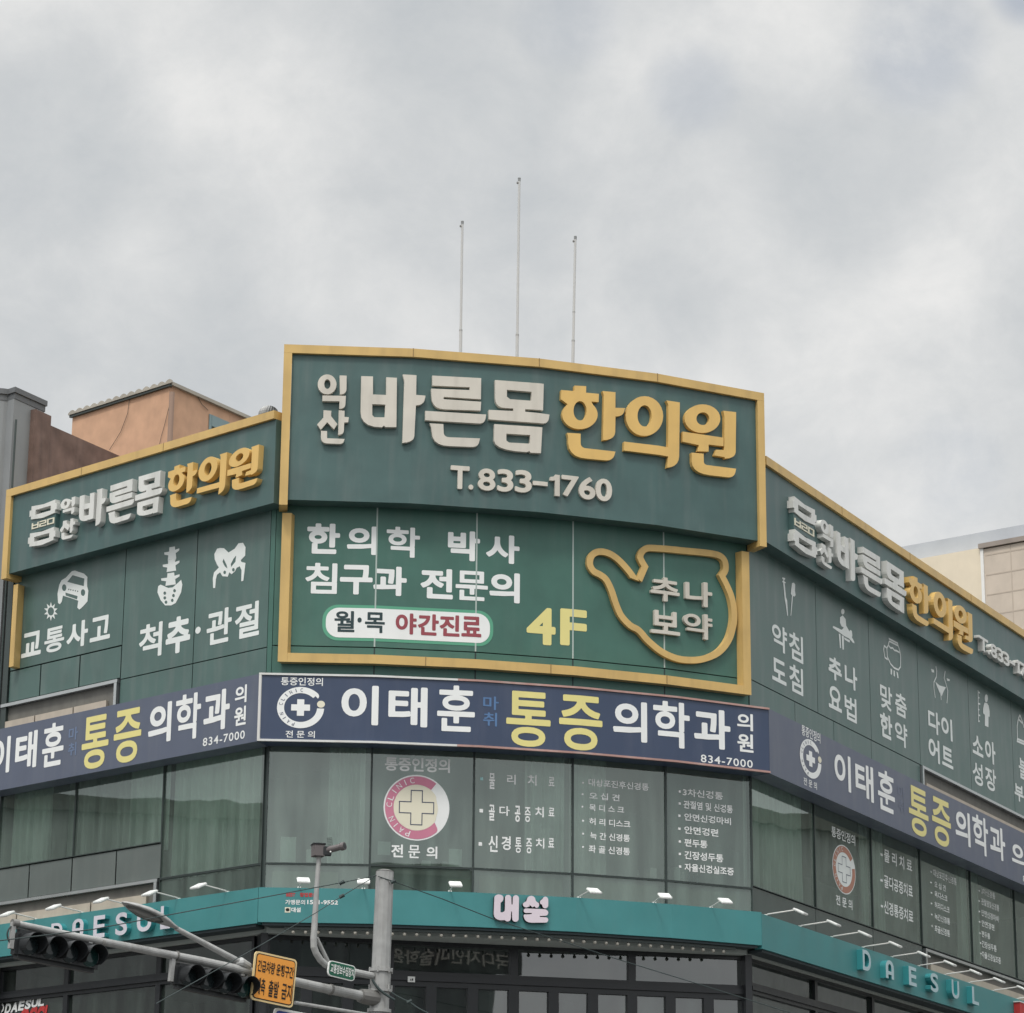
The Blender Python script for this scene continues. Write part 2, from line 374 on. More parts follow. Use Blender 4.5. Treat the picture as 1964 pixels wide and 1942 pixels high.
def tube(bm, pts, rad, seg=12, cap=True):
    pts = [Vector(p) for p in pts]; n = len(pts)
    rads = rad if isinstance(rad, (list, tuple)) else [rad]*n
    rings = []; ref = None
    for i, p in enumerate(pts):
        t = (pts[min(i+1, n-1)]-pts[max(i-1, 0)]).normalized()
        if ref is None: ref = Vector((0, 0, 1)) if abs(t.z) < .9 else Vector((1, 0, 0))
        x = (ref-t*ref.dot(t)).normalized(); y = t.cross(x); ref = x
        rings.append([bm.verts.new(p+(x*math.cos(2*math.pi*k/seg)+y*math.sin(2*math.pi*k/seg))*rads[i]) for k in range(seg)])
    for a, b in zip(rings, rings[1:]):
        for k in range(seg): bm.faces.new([a[k], a[(k+1) % seg], b[(k+1) % seg], b[k]])
    if cap:
        bm.faces.new(rings[0][::-1]); bm.faces.new(rings[-1])
    return bm
def bez(a, b, c, d, n=10):
    a, b, c, d = map(Vector, (a, b, c, d)); o = []
    for i in range(n+1):
        t = i/n; o.append(a*(1-t)**3+3*b*t*(1-t)**2+3*c*t*t*(1-t)+d*t**3)
    return o

# ------------------------------------------------------------------ lettering
_cache = {}
DENSE = '침문통척절관맞춤법성장증월목훈약학불면종벌정'
def outline_loops(me):
    """boundary loops of a flat filled mesh, as segment arrays"""
    cnt = {}
    for p in me.polygons:
        vs = list(p.vertices)
        for i in range(len(vs)):
            k = (vs[i], vs[(i+1) % len(vs)])
            cnt[tuple(sorted(k))] = cnt.get(tuple(sorted(k)), 0)+1
    return [k for k, c in cnt.items() if c == 1]
def fatten(V, segs, w, step):
    """contours of a figure grown by w (distance field, then marching squares)"""
    P = np.array(V); A_ = P[[a for a, b in segs]]; B_ = P[[b for a, b in segs]]
    x0, y0 = P.min(0)-w-2*step; x1, y1 = P.max(0)+w+2*step
    nx, ny = int((x1-x0)/step)+2, int((y1-y0)/step)+2
    gx, gy = np.meshgrid(x0+np.arange(nx)*step, y0+np.arange(ny)*step)
    G = np.stack([gx.ravel(), gy.ravel()], 1); best = np.full(len(G), 1e9); cross = np.zeros(len(G), int)
    for a, b in zip(A_, B_):
        d = b-a; L = d@d
        if L < 1e-14: continue
        t = np.clip(((G-a)@d)/L, 0, 1); q = G-a-t[:, None]*d; best = np.minimum(best, (q*q).sum(1))
        c = (a[1] > G[:, 1]) != (b[1] > G[:, 1])
        if abs(d[1]) > 1e-12: cross += c & (G[:, 0] < a[0]+(G[:, 1]-a[1])*d[0]/d[1])
    f = (np.sqrt(best)*np.where(cross % 2 == 1, -1, 1)-w).reshape(ny, nx)
    nxt = {}
    def ip(i, j, i2, j2):
        fa, fb = f[j, i], f[j2, i2]; t = fa/(fa-fb); return (x0+(i+(i2-i)*t)*step, y0+(j+(j2-j)*t)*step)
    EDG = {0: (0, 0, 1, 0), 1: (1, 0, 1, 1), 2: (1, 1, 0, 1), 3: (0, 1, 0, 0)}
    TAB = {1: [(3, 0)], 2: [(0, 1)], 3: [(3, 1)], 4: [(1, 2)], 5: [(3, 0), (1, 2)], 6: [(0, 2)], 7: [(3, 2)], 8: [(2, 3)], 9: [(2, 0)], 10: [(0, 1), (2, 3)], 11: [(2, 1)], 12: [(1, 3)], 13: [(1, 0)], 14: [(0, 3)]}
    ins = f < 0
    code = ins[:-1, :-1]*1+ins[:-1, 1:]*2+ins[1:, 1:]*4+ins[1:, :-1]*8
    pt_ = {}
    def key(i, j, e):
        a, b, c, d = EDG[e]; k = tuple(sorted(((i+a, j+b), (i+c, j+d))))
        if k not in pt_: pt_[k] = ip(k[0][0], k[0][1], k[1][0], k[1][1])
        return k
    for j, i in zip(*np.nonzero((code > 0) & (code < 15))):
        for e1, e2 in TAB[int(code[j, i])]: nxt.setdefault(key(i, j, e1), []).append(key(i, j, e2))
    loops = []
    while nxt:
        k = next(iter(nxt)); L = []
        while k in nxt:
            L.append(pt_[k]); q = nxt[k].pop(); 
            if not nxt[k]: del nxt[k]
            k = q
        if len(L) > 5:
            out = [L[0]]                           # drop points that lie on a straight run
            for n_ in range(1, len(L)):
                p, q, r = out[-1], L[n_], L[(n_+1) % len(L)]
                ax_, ay_ = r[0]-p[0], r[1]-p[1]; l_ = math.hypot(ax_, ay_) or 1e-9
                if abs((q[0]-p[0])*ay_-(q[1]-p[1])*ax_)/l_ > step*.05: out.append(q)
            if len(out) > 3: loops.append(out)
    return loops
def flat_text(s, weight=0.0, space=1.0, aspect=None):
    """flat, normalised (0..1 in both axes) vertices and faces of a string in Blender's own font;
    aspect (width / height where it will stand) turns on even-stroke emboldening"""
    if aspect:
        aspect = round(aspect, 1) if aspect > .25 else .25
        if len(s) > 1 or weight <= .016: aspect = None
    k = (s, weight, space, aspect)
    if k not in _cache:
        c = bpy.data.curves.new('lettering', 'FONT'); c.body = s; c.space_character = space; c.resolution_u = 5
        c.offset = 0.0 if aspect else weight; c.fill_mode = 'FRONT'
        o = bpy.data.objects.new('lettering', c); COL.objects.link(o)
        bpy.context.view_layer.update()
        me = bpy.data.meshes.new_from_object(o.evaluated_get(bpy.context.evaluated_depsgraph_get()))
        r = norm_mesh(me)
        if aspect:
            sg = outline_loops(me); w_ = weight*(.62 if s in DENSE else 1.0)
            r = flat_poly(fatten([(x*aspect, y) for x, y in r[0]], sg, w_, 1/72), norm=True)
        _cache[k] = r; bpy.data.objects.remove(o); bpy.data.curves.remove(c); bpy.data.meshes.remove(me)
    return _cache[k]
def one_fig():
    return flat_poly([[(0,.70),(.05,.86),(.38,.90),(.55,1),(1,1),(1,0),(.52,0),(.52,.72),(.30,.70)]])
def asp(rc): return abs(rc[1]-rc[0])/max(1e-6, abs(rc[3]-rc[2]))
def norm_mesh(me, norm=True):
    V = [(v.co.x, v.co.y) for v in me.vertices]
    F = [list(p.vertices) if p.normal.z > 0 else list(p.vertices)[::-1] for p in me.polygons]
    if norm:
        x0 = min(v[0] for v in V); x1 = max(v[0] for v in V); y0 = min(v[1] for v in V); y1 = max(v[1] for v in V)
        V = [((x-x0)/max(1e-6, x1-x0), (y-y0)/max(1e-6, y1-y0)) for x, y in V]
    return V, F
def flat_poly(loops, norm=False):
    """fill outlines (even-odd) given as lists of 2D points"""
    c = bpy.data.curves.new('outline', 'CURVE'); c.dimensions = '2D'; c.fill_mode = 'FRONT'
    for L in loops:
        sp = c.splines.new('POLY'); sp.points.add(len(L)-1)
        for p, q in zip(sp.points, L): p.co = (q[0], q[1], 0, 1)
        sp.use_cyclic_u = True
    o = bpy.data.objects.new('outline', c); COL.objects.link(o)
    bpy.context.view_layer.update()
    me = bpy.data.meshes.new_from_object(o.evaluated_get(bpy.context.evaluated_depsgraph_get()))
    r = norm_mesh(me, norm); bpy.data.objects.remove(o); bpy.data.curves.remove(c); bpy.data.meshes.remove(me)
    return r
def stamp(bm, VF, f, d0, d1=None, rect=None, skew=0.0, side=0):
    """lay a flat figure on facade f; d1 makes it raised with sides (material index side)"""
    V, F = VF; t = B()
    if rect:
        u0, u1, z0, z1 = rect
        V = [(u0+x*(u1-u0)+skew*(y-.5)*(z1-z0), z0+y*(z1-z0)) for x, y in V]
    vs = [t.verts.new((x, y, 0)) for x, y in V]
    for q in F:
        try: t.faces.new([vs[i] for i in q])
        except ValueError: pass
    bmesh.ops.remove_doubles(t, verts=t.verts, dist=1e-5)
    lo = min(v[0] for v in V); hi = max(v[0] for v in V)
    for j in f.joints():
        if lo < j < hi:
            bmesh.ops.bisect_plane(t, geom=t.verts[:]+t.edges[:]+t.faces[:], plane_co=(j, 0, 0), plane_no=(1, 0, 0))
    top = d1 if d1 is not None else d0
    def seg_of(face):
        if not isinstance(f, Line): return None
        return f.seg(sum(v.co.x for v in face.verts)/len(face.verts))
    mp_ = {}
    def V3(v, d):
        k = (v.index, d)
        if k not in mp_: mp_[k] = bm.verts.new(f.pt(v.co.x, v.co.y, d))
        return mp_[k]
    t.verts.index_update()
    for fc in t.faces:
        try: bm.faces.new([V3(v, top) for v in fc.verts])
        except ValueError: pass
    if d1 is not None:
        for e_ in t.edges:
            if len(e_.link_faces) == 1:
                l = e_.link_loops[0] if hasattr(e_, 'link_loops') else None
                fc = e_.link_faces[0]; vv = list(fc.verts); a, b = e_.verts
                ia, ib = vv.index(a), vv.index(b)
                if (ia+1) % len(vv) != ib: a, b = b, a
                try:
                    q = bm.faces.new([V3(b, d1), V3(a, d1), V3(a, d0), V3(b, d0)]); q.material_index = side
                except ValueError: pass
    t.free(); return bm
def uvz(f, w, x, y, d, segs): return f.inv(*px(w, x, y), d, segs)
def rect_px(f, w, xl, xr, yt, yb, d, segs):
    """facade rectangle from picture measurements taken at the middle of a piece of lettering"""
    xc, yc = (xl+xr)/2, (yt+yb)/2
    slope = 0
    # slope of facade horizontals here, so that the left and right ends are read at the right height
    ul, zl = uvz(f, w, xc-20, yc, d, segs); ur, zr = uvz(f, w, xc+20, yc, d, segs)
    u_c, z_a = uvz(f, w, xc, yt, d, segs); _, z_b = uvz(f, w, xc, yb, d, segs)
    _, z_c = uvz(f, w, xc, yc, d, segs)
    _, z_d = uvz(f, w, xc, yc+40, d, segs)
    slope = (zr-zl)/(z_c-z_d) if abs(z_c-z_d) > 1e-9 else 0
    u0, _ = uvz(f, w, xl, yc+(xl-xc)*slope, d, segs); u1, _ = uvz(f, w, xr, yc+(xr-xc)*slope, d, segs)
    return (u0, u1, z_b, z_a)
def ell(cx, cy, rx, ry, a0=0, a1=360, n=28):
    full = abs(a1-a0) >= 360
    return [(cx+rx*math.cos(R(a0+(a1-a0)*i/(n if full else n-1))), cy+ry*math.sin(R(a0+(a1-a0)*i/(n if full else n-1)))) for i in range(n)]

# ------------------------------------------------------------------ ground
bm = B(); quad(bm, (-900, -900, 0), (900, -900, 0), (900, 900, 0), (-900, 900, 0)); tag(obj('ground', bm, M_ASPH), kind='structure')
bm = B()
pv = [WALL.pt(u, 0, 4.0) for u in (-13.9, 0, UB, UE)]
pv = [WALL.pt(-13.9, 0, 4)]+[WALL.pt(u, 0, 4) for u in WALL.U[1:7]]+[WALL.pt(UE, 0, 4)]
bk = [WALL.pt(UE, 0, -6), WALL.pt(-13.9, 0, -6)]
top = [bm.verts.new((p.x, p.y, .14)) for p in pv+bk]; bot = [bm.verts.new((p.x, p.y, .004)) for p in pv+bk]
bm.faces.new(top)
for i in range(len(top)): j = (i+1) % len(top); bm.faces.new([bot[i], bot[j], top[j], top[i]])
bmesh.ops.recalc_face_normals(bm, faces=bm.faces); tag(obj('pavement', bm, M_PAVE), kind='structure')

# ------------------------------------------------------------------ the corner building
BLD = thing('commercial_building', 'four storey corner building with curved green glass front covered in clinic signs', 'building', (PA.x+2, PA.y+3, 0))
def prism(bm, poly, z0, z1):
    a = [bm.verts.new((p[0], p[1], z0)) for p in poly]; b = [bm.verts.new((p[0], p[1], z1)) for p in poly]
    bm.faces.new(b); bm.faces.new(a[::-1])
    for i in range(len(a)): j = (i+1) % len(a); bm.faces.new([a[i], a[j], b[j], b[i]])
    bmesh.ops.recalc_face_normals(bm, faces=bm.faces)
def plan(d_out, d_in):
    us = [UL]+WALL.U[1:7]+[UE]
    o = [WALL.pt(u, 0, d_out).xy for u in us]
    i = [WALL.pt(u, 0, d_in).xy for u in (UE, UB, 0, UL)]
    return o+i
def slab(z0, z1, m, name, din=-5.5, dout=-.12):
    bm = B(); prism(bm, plan(dout, din), z0, z1); return obj(name, bm, m, BLD)
slab(14.02, 14.30, M_CONC, 'roof')
slab(10.72, 11.05, M_CEIL, 'floor_slab'); slab(7.12, 7.42, M_INT, 'floor_slab'); slab(3.55, 3.85, M_INTD, 'floor_slab')
slab(13.3, 14.0, M_BACK, 'spandrel', -5.5, -.2)
# inner walls: back wall of the rooms (2F dark shop, 3F pale clinic, 4F dark behind film)
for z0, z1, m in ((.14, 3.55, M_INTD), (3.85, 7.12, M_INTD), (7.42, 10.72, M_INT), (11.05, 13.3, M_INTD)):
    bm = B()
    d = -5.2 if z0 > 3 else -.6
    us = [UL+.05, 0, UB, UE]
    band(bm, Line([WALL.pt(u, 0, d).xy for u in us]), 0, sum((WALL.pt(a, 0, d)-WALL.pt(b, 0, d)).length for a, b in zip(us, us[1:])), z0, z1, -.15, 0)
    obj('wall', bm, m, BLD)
for u in (UL, UE):                                      # end walls
    bm = B(); s = .12 if u == UL else -.12
    band(bm, WALL, min(u, u+s), max(u, u+s), .14, 14.02, -5.2, -.02); obj('wall', bm, M_CONC if u == UL else M_BACK, BLD)
# corner columns between shop windows
def panel(name, u0, u1, z0, z1, m, d0=-.02, d1=0.0, gap=.008, parent=None):
    bm = B(); band(bm, WALL, u0+gap, u1-gap, z0+gap, z1-gap, d0, d1); return obj(name, bm, m, parent or BLD)
def strip(name, u0, u1, z0, z1, m, d0, d1, parent=None):
    bm = B(); band(bm, WALL, u0, u1, z0, z1, d0, d1); return obj(name, bm, m, parent or BLD)
J = WALL.U[1:7]
# ---- fourth floor, centre: film covered glass in five bays
for a, b in zip(J, J[1:]):
    panel('film_panel', a, b, 11.19, 13.95, M_FILM); panel('film_panel', a, b, 10.30, 11.19, M_FILM)
for a in J[1:-1]:
    strip('joint', a-.011, a+.011, 11.20, 13.3, M_SEAL, -.015, .006)
    strip('joint', a-.010, a+.010, 10.30, 11.18, M_SEALD, -.015, .003)
strip('backing', UL+.1, UE-.1, 10.25, 13.98, M_BACK, -.10, -.035)
# ---- fourth floor, left
panel('film_panel', -3.30, -1.68, 11.18, 13.9, M_FILMS); panel('film_panel', -1.68, -.10, 11.18, 13.9, M_FILMS)
panel('film_panel', -3.30, -1.68, 10.3, 11.18, M_FILMS); panel('film_panel', -1.68, -.10, 10.3, 11.18, M_FILMS)
panel('film_panel', -5.98, -3.30, 11.71, 13.9, M_FILMS)
for a, b in ((-5.98, -5.21), (-5.21, -4.27), (-4.27, -3.30)): panel('spandrel_panel', a, b, 11.20, 11.71, M_FILMS, gap=.014)
strip('corner_post', -.10, -.004, 10.3, 13.9, M_FILM, -.06, -.004)
strip('corner_post', UL+.004, -5.99, 7.4, 13.9, M_FRAME, -.10, .03)
strip('trim', UL+.01, -3.33, 11.135, 11.185, M_CHROME, -.05, .05); strip('trim', -3.40, -3.34, 10.3, 11.133, M_CHROME, -.05, .05)
strip('render_strip', UL+.01, -3.41, 10.2, 11.13, M_CONC, -.09, -.03)
for a, b in ((-6.0, -5.28), (-5.25, -4.36), (-4.33, -3.58)): strip('stone_strip', a, b, 10.2, 10.90, M_STONE, -.028, .03)
# ---- fourth floor, right
rj = [UB+.02, 9.06, 10.65, 12.28, 14.56]
for a, b in zip(rj, rj[1:]): panel('spandrel_panel', a, b, 10.3, 11.21, M_FILMS)
fj = [UB+.02, 10.0, 12.30, 14.6, 17.2, 19.6, 22.2, 24.8, UE-.1]
for a, b in zip(fj, fj[1:]): panel('film_panel', a, b, 11.21, 13.9, M_FILMS)
strip('trim', 14.58, UE-.1, 11.15, 11.195, M_CHROME, -.05, .05); strip('trim', 14.58, 14.64, 10.3, 11.148, M_CHROME, -.05, .05)
strip('render_strip', 14.66, UE-.1, 10.2, 11.145, M_CONC, -.09, -.03); strip('stone_strip', 14.80, UE-.1, 10.2, 10.93, M_STONE, -.028, .03)
# ---- third floor: windows (frame, pane)
def window(u0, u1, z0, z1, g=G_3F, fr=.012, fm=M_FRAME, fd=.02, light=False):
    bm = B()
    band(bm, WALL, u0, u0+fr, z0, z1, -.06, fd); band(bm, WALL, u1-fr, u1, z0, z1, -.06, fd)
    band(bm, WALL, u0+fr, u1-fr, z0, z0+fr, -.06, fd); band(bm, WALL, u0+fr, u1-fr, z1-fr, z1, -.06, fd)
    f = obj('window', bm, M_CHROME if light else fm, BLD)
    bm = B(); quad(bm, *[WALL.pt(u, z, 0, WALL.seg((u0+u1)/2)) for u, z in ((u0+fr, z0+fr), (u1-fr, z0+fr), (u1-fr, z1-fr), (u0+fr, z1-fr))])
    obj('pane', bm, g, f); return f
Z3, Z3T = 8.07, 10.25
for a, b in zip(J, J[1:]):
    window(a+.002, b-.002, Z3+.002, Z3T); window(a+.002, b-.002, 7.40, Z3-.002)
window(-2.20, -.06, Z3+.002, Z3T); window(-2.20, -.06, 7.40, Z3-.002)
for a, b in ((-4.19, -2.204), (-5.985, -4.194)): window(a, b, 8.602, Z3T)
for a, b in ((-5.985, -5.22), (-5.216, -4.21), (-4.206, -3.20), (-3.196, -2.204)): panel('spandrel_panel', a, b, 8.08, 8.598, mat('grey_glass_spandrel', (.115,.135,.128), .35, .5, streak=.35, mott=.08, dirt=(.19,.20,.185)), gap=.012)
strip('corner_post', -.058, -.004, 7.4, Z3T, M_FRAME, -.08, .0)
strip('trim', UL+.01, -2.23, 8.03, 8.075, M_CHROME, -.05, .05); strip('trim', -2.30, -2.24, 7.4, 8.028, M_CHROME, -.05, .05)
strip('render_strip', UL+.01, -2.31, 7.4, 8.025, M_CONC, -.09, -.03)
for a, b in ((-6.0, -5.45), (-5.42, -3.72), (-3.69, -2.47)): strip('stone_strip', a, b, 7.4, 7.87, M_STONE, -.028, .03)
w3 = [UB+.004, 9.72, 12.13, 14.38, 16.9, 19.3, 21.8, 24.4, UE-.1]
for k, (a, b) in enumerate(zip(w3, w3[1:])):
    window(a+.002, b-.002, Z3+.04, Z3T)
for a, b in zip(w3[:3], w3[1:4]): panel('spandrel_panel', a, b, 7.4, Z3+.036, mat('dim_green_glass_panel', (.065, .085, .078), .15, .6, mott=.1))
strip('trim', 14.44, UE-.1, 8.03, 8.075, M_CHROME, -.05, .05); strip('trim', 14.44, 14.50, 7.4, 8.028, M_CHROME, -.05, .05)
strip('render_strip', 14.52, UE-.1, 7.4, 8.025, M_CONC, -.09, -.03); strip('stone_strip', 14.70, UE-.1, 7.4, 7.85, M_STONE, -.028, .03)
# ---- second floor: recessed shop front, flat across the corner
def shopwin(f, u0, u1, z0, z1, d, fr=.05, g=G_2F):
    bm = B()
    band(bm, f, u0, u0+fr, z0, z1, d-.10, d+.05); band(bm, f, u1-fr, u1, z0, z1, d-.10, d+.05)
    band(bm, f, u0+fr, u1-fr, z0, z0+fr, d-.10, d+.05); band(bm, f, u0+fr, u1-fr, z1-fr, z1, d-.10, d+.05)
    o = obj('window', bm, M_FRAME2, BLD)
    bm = B(); i = f.seg((u0+u1)/2); quad(bm, *[f.pt(u, z, d, i) for u, z in ((u0+fr, z0+fr), (u1-fr, z0+fr), (u1-fr, z1-fr), (u0+fr, z1-fr))])
    obj('pane', bm, g, o); return o
sj = [.10, 1.87, 3.68, 5.44, 7.18]
for a, b in zip(sj, sj[1:]):
    shopwin(CHORD, a, b, 6.64, 7.12, -.28, .055)
    n = 3
    for k in range(n):
        a2, b2 = a+(b-a)*k/n, a+(b-a)*(k+1)/n; shopwin(CHORD, a2, b2, 3.86, 6.56, -.28, .075)
bm = B(); band(bm, CHORD, .10, 7.18, 6.562, 6.638, -.40, -.20); obj('transom', bm, M_FRAME2, BLD)
for uu in (0.0, 7.12):
    bm = B(); band(bm, CHORD, uu, uu+.098, 3.86, 7.12, -.45, -.10); obj('corner_post', bm, M_FRAME2, BLD)
lj = [-6.0, -4.40, -2.32, -.30]
for a, b in zip(lj, lj[1:]): shopwin(WALL, a, b, 6.70, 7.12, -.25, .05); shopwin(WALL, a, b, 3.86, 6.64, -.25, .05)
strip('transom', -6.0, -.30, 6.642, 6.698, M_FRAME2, -.36, -.17)
rj2 = [UB+.32, 10.12, 12.53, 14.9, 17.3, 19.7, 22.1, 24.5, UE-.2]
for a, b in zip(rj2, rj2[1:]): shopwin(WALL, a, b, 6.72, 7.12, -.25, .05); shopwin(WALL, a, b, 3.86, 6.66, -.25, .05)
strip('transom', UB+.32, UE-.2, 6.662, 6.718, M_FRAME2, -.36, -.17)
# ground floor: plain shop walls, below the picture
bm = B(); band(bm, WALL, UL, UE, .145, 3.55, -.55, -.15); obj('wall', bm, M_CONC, BLD)
bm = B(); band(bm, WALL, UL, UE, 3.56, 3.84, -.5, .05); obj('fascia', bm, M_FRAME2, BLD)

# ------------------------------------------------------------------ neighbouring buildings
# brown and grey building at the left end
nb = WALL.pt(UL-.03, 0, 0)
NBR = thing('neighbouring_building', 'brown plastered building with a rounded grey column, beyond the left wing', 'building', (nb.x-1.5, nb.y+3, 0))
back = Vector((DL.y, -DL.x))*-1                        # direction away from the left street
SIDE = Line([WALL.pt(UL-.06, 0, -.2).xy, WALL.pt(UL-.06, 0, -9.2).xy])
def inv_side(w_, x, y): return SIDE.inv(*px(w_, x, y))
us1, zs1 = inv_side('A', 186, 470); us2, zs2 = inv_side('A', 336, 540); us3, zs3 = inv_side('A', 340, 602); us4, zs4 = inv_side('A', 790, 800)
def sidewall(bm, u0, u1, z0, z1, t=.35):
    a = [SIDE.pt(u, z, d) for u, z, d in ((u0, z0, 0), (u1, z0, 0), (u1, z1, 0), (u0, z1, 0))]
    n = SIDE.nrm(0); b = [p-n*t for p in a]
    A_ = [bm.verts.new(p) for p in a]; B_ = [bm.verts.new(p) for p in b]
    bm.faces.new(A_); bm.faces.new(B_[::-1])
    for i in range(4): j = (i+1) % 4; bm.faces.new([A_[i], B_[i], B_[j], A_[j]])
    bmesh.ops.recalc_face_normals(bm, faces=bm.faces)
bm = B(); sidewall(bm, .25, us2, .1, zs1, .35); sidewall(bm, us2+.002, 9, .1, zs3, .35); obj('wall', bm, M_BROWN, NBR)
bm = B(); band(bm, WALL, UL-7.0, UL-.9, .1, zs1-.1, -.6, -.1); obj('wall', bm, M_BROWN, NBR)
bm = B(); prism(bm, [SIDE.pt(.3, 0, -.4).xy, SIDE.pt(8.9, 0, -.4).xy, SIDE.pt(8.9, 0, -6).xy, SIDE.pt(.3, 0, -6).xy], zs3-.6, zs3-.35); obj('roof', bm, M_CONC, NBR)
# pilaster: flat grey side plus a rounded front, with a stepped cap
zc = WALL.inv(*px('A', 100, 400), .1, LS)[1]
cpt = WALL.pt(UL-.66, 0, -.10)
bm = B(); tube(bm, [(cpt.x, cpt.y, .1), (cpt.x, cpt.y, zc)], .36, 32); obj('column', bm, M_GREYCOL, NBR, smooth=False)
bm = B(); band(bm, WALL, UL-.68, UL-.16, .1, zc-.002, -.75, .0); obj('pilaster', bm, M_GREYCOL, NBR)
bm = B()
for z, r0, h in ((zc, .37, .10), (zc+.10, .395, .09)):
    tube(bm, [(cpt.x, cpt.y, z), (cpt.x, cpt.y, z+h)], r0, 36); band(bm, WALL, UL-.70, UL-.14+(r0-.38), z+.001, z+h-.001, -.8-(r0-.4), .01+(r0-.38))
obj('cap', bm, mat('dark_grey_cap', (.12,.125,.13), .5, mott=.1), NBR)
bm = B(); tube(bm, [WALL.pt(UL-.10, z, -.02) for z in (6, 9, 12, zs1-.3)], .018, 8); obj('drain_pipe', bm, M_FRAME, NBR)

# orange stair house on the roof
HK = at_depth(*px('A', 1112, 330), 46.0)
hl = Line([HK.xy-6*DL, HK.xy]); ul, zl = hl.inv(*px('A', 476, 520)); 
DRH = Vector((math.cos(R(58)), math.sin(R(58))))
hr = Line([HK.xy, HK.xy+8*DRH]); ur, zr = hr.inv(*px('A', 1640, 560))
zh = HK.z
HUT = thing('stair_house', 'orange rendered stair house with a corrugated roof edge on the flat roof', 'rooftop room', (HK.x, HK.y+1, 14.3))
HL = hl.U[-1]; w_l = HL-ul
HF = Line([HK.xy-w_l*DL, HK.xy, HK.xy+ur*DRH], 1)
bm = B(); band(bm, HF, -w_l, .0, 14.3, zh-.02, -.2, 0)
u1, _ = HF.inv(*px('A', 1368, 520), 0, [1]); u2, _ = HF.inv(*px('A', 1500, 570), 0, [1])
band(bm, HF, .002, u1, 14.3, zh-.02, -.2, 0); band(bm, HF, u2, ur, 14.3, zh-.02, -.2, 0); band(bm, HF, u1+.001, u2-.001, zh-.22, zh-.02, -.2, -.002)
q0 = HF.pt(-w_l, 0, -.2); q1 = HF.pt(ur, 0, -.2); 
obj('wall', bm, M_ORANGEW, HUT)
bm = B(); prism(bm, [HF.pt(-w_l, 0, -.2).xy, HF.pt(0, 0, -.2).xy, HF.pt(ur, 0, -.2).xy, (q0.xy+q1.xy)/2+Vector((.5, 4))], zh-.10, zh+.03); obj('ceiling', bm, M_CONC, HUT)
um, zm = HF.inv(*px('A', 1118, 700), 0, [0])
bm = B(); tube(bm, [HF.pt(.06, z, .05) for z in (14.3, 15, zh-.15)], .045, 12); obj('drain_pipe', bm, mat('tan_pipe', (.30, .20, .15), .5), HUT)
wf = B(); band(wf, HF, u1, u1+.07, 14.3, zh-.22, -.12, .02); band(wf, HF, u2-.07, u2, 14.3, zh-.22, -.12, .02); band(wf, HF, (u1+u2)/2-.04, (u1+u2)/2+.04, 14.3, zh-.22, -.12, .02); band(wf, HF, u1+.07, u2-.07, zh-.42, zh-.22, -.12, .025)
wfo = obj('window', wf, mat('green_grey_frame', (.20, .28, .29), .5), HUT)
bm = B(); quad(bm, *[HF.pt(u, z, -.05, 1) for u, z in ((u1+.05, 14.3), (u2-.05, 14.3), (u2-.05, zh-.3), (u1+.05, zh-.3))]); obj('pane', bm, G_2F, wfo)
# corrugated sheet along the left edge, gutter along the right
bm = B(); ncr = 14
za = zh+.02
for k in range(ncr*8):
    pass
prof = []
for k in range(ncr*8+1):
    u = -w_l-.04+(w_l+.10)*k/(ncr*8); prof.append((u, .045*abs(math.sin(math.pi*k/8))))
vt = [[bm.verts.new(HF.pt(u, za+h+off, d, 0)) for u, h in prof] for d, off in ((.07, 0), (-2.2, .25))]
vb = [[bm.verts.new(HF.pt(u, za-.03+off, d, 0)) for u, h in prof] for d, off in ((.07, 0), (-2.2, .25))]
for k in range(len(prof)-1):
    bm.faces.new([vt[0][k], vt[0][k+1], vt[1][k+1], vt[1][k]]); bm.faces.new([vb[0][k+1], vb[0][k], vb[1][k], vb[1][k+1]]); bm.faces.new([vb[0][k], vb[0][k+1], vt[0][k+1], vt[0][k]])
rf = obj('roof', bm, M_ROOFM, HUT)
bm = B(); band(bm, HF, -w_l-.03, .05, zh-.05, zh-.012, .002, .05); obj('fascia_board', bm, M_FRAME, rf)
bm = B(); band(bm, HF, .03, ur+.1, zh-.02, zh+.04, -.4, .06); obj('gutter', bm, M_ROOFM, rf)
for k, (pts) in enumerate(([(850, 400), (835, 520), (790, 640), (715, 760)], [(1105, 480), (1075, 600), (1055, 670), (1040, 740)])):
    P3 = []
    for (x, y) in pts:
        u, z = HF.inv(*px('A', x, y), .02, [0]); P3.append(HF.pt(u, z, .02))
    bm = B(); tube(bm, P3, .004, 6); obj('wall_cable', bm, M_CABLE, HUT)
P3 = []
for (x, y) in [(1290, 405), (1320, 460), (1362, 500)]:
    u, z = HF.inv(*px('A', x, y), .02, [1]); P3.append(HF.pt(u, z, .02))
bm = B(); tube(bm, P3, .005, 6); obj('wall_cable', bm, M_CABLE, HUT)

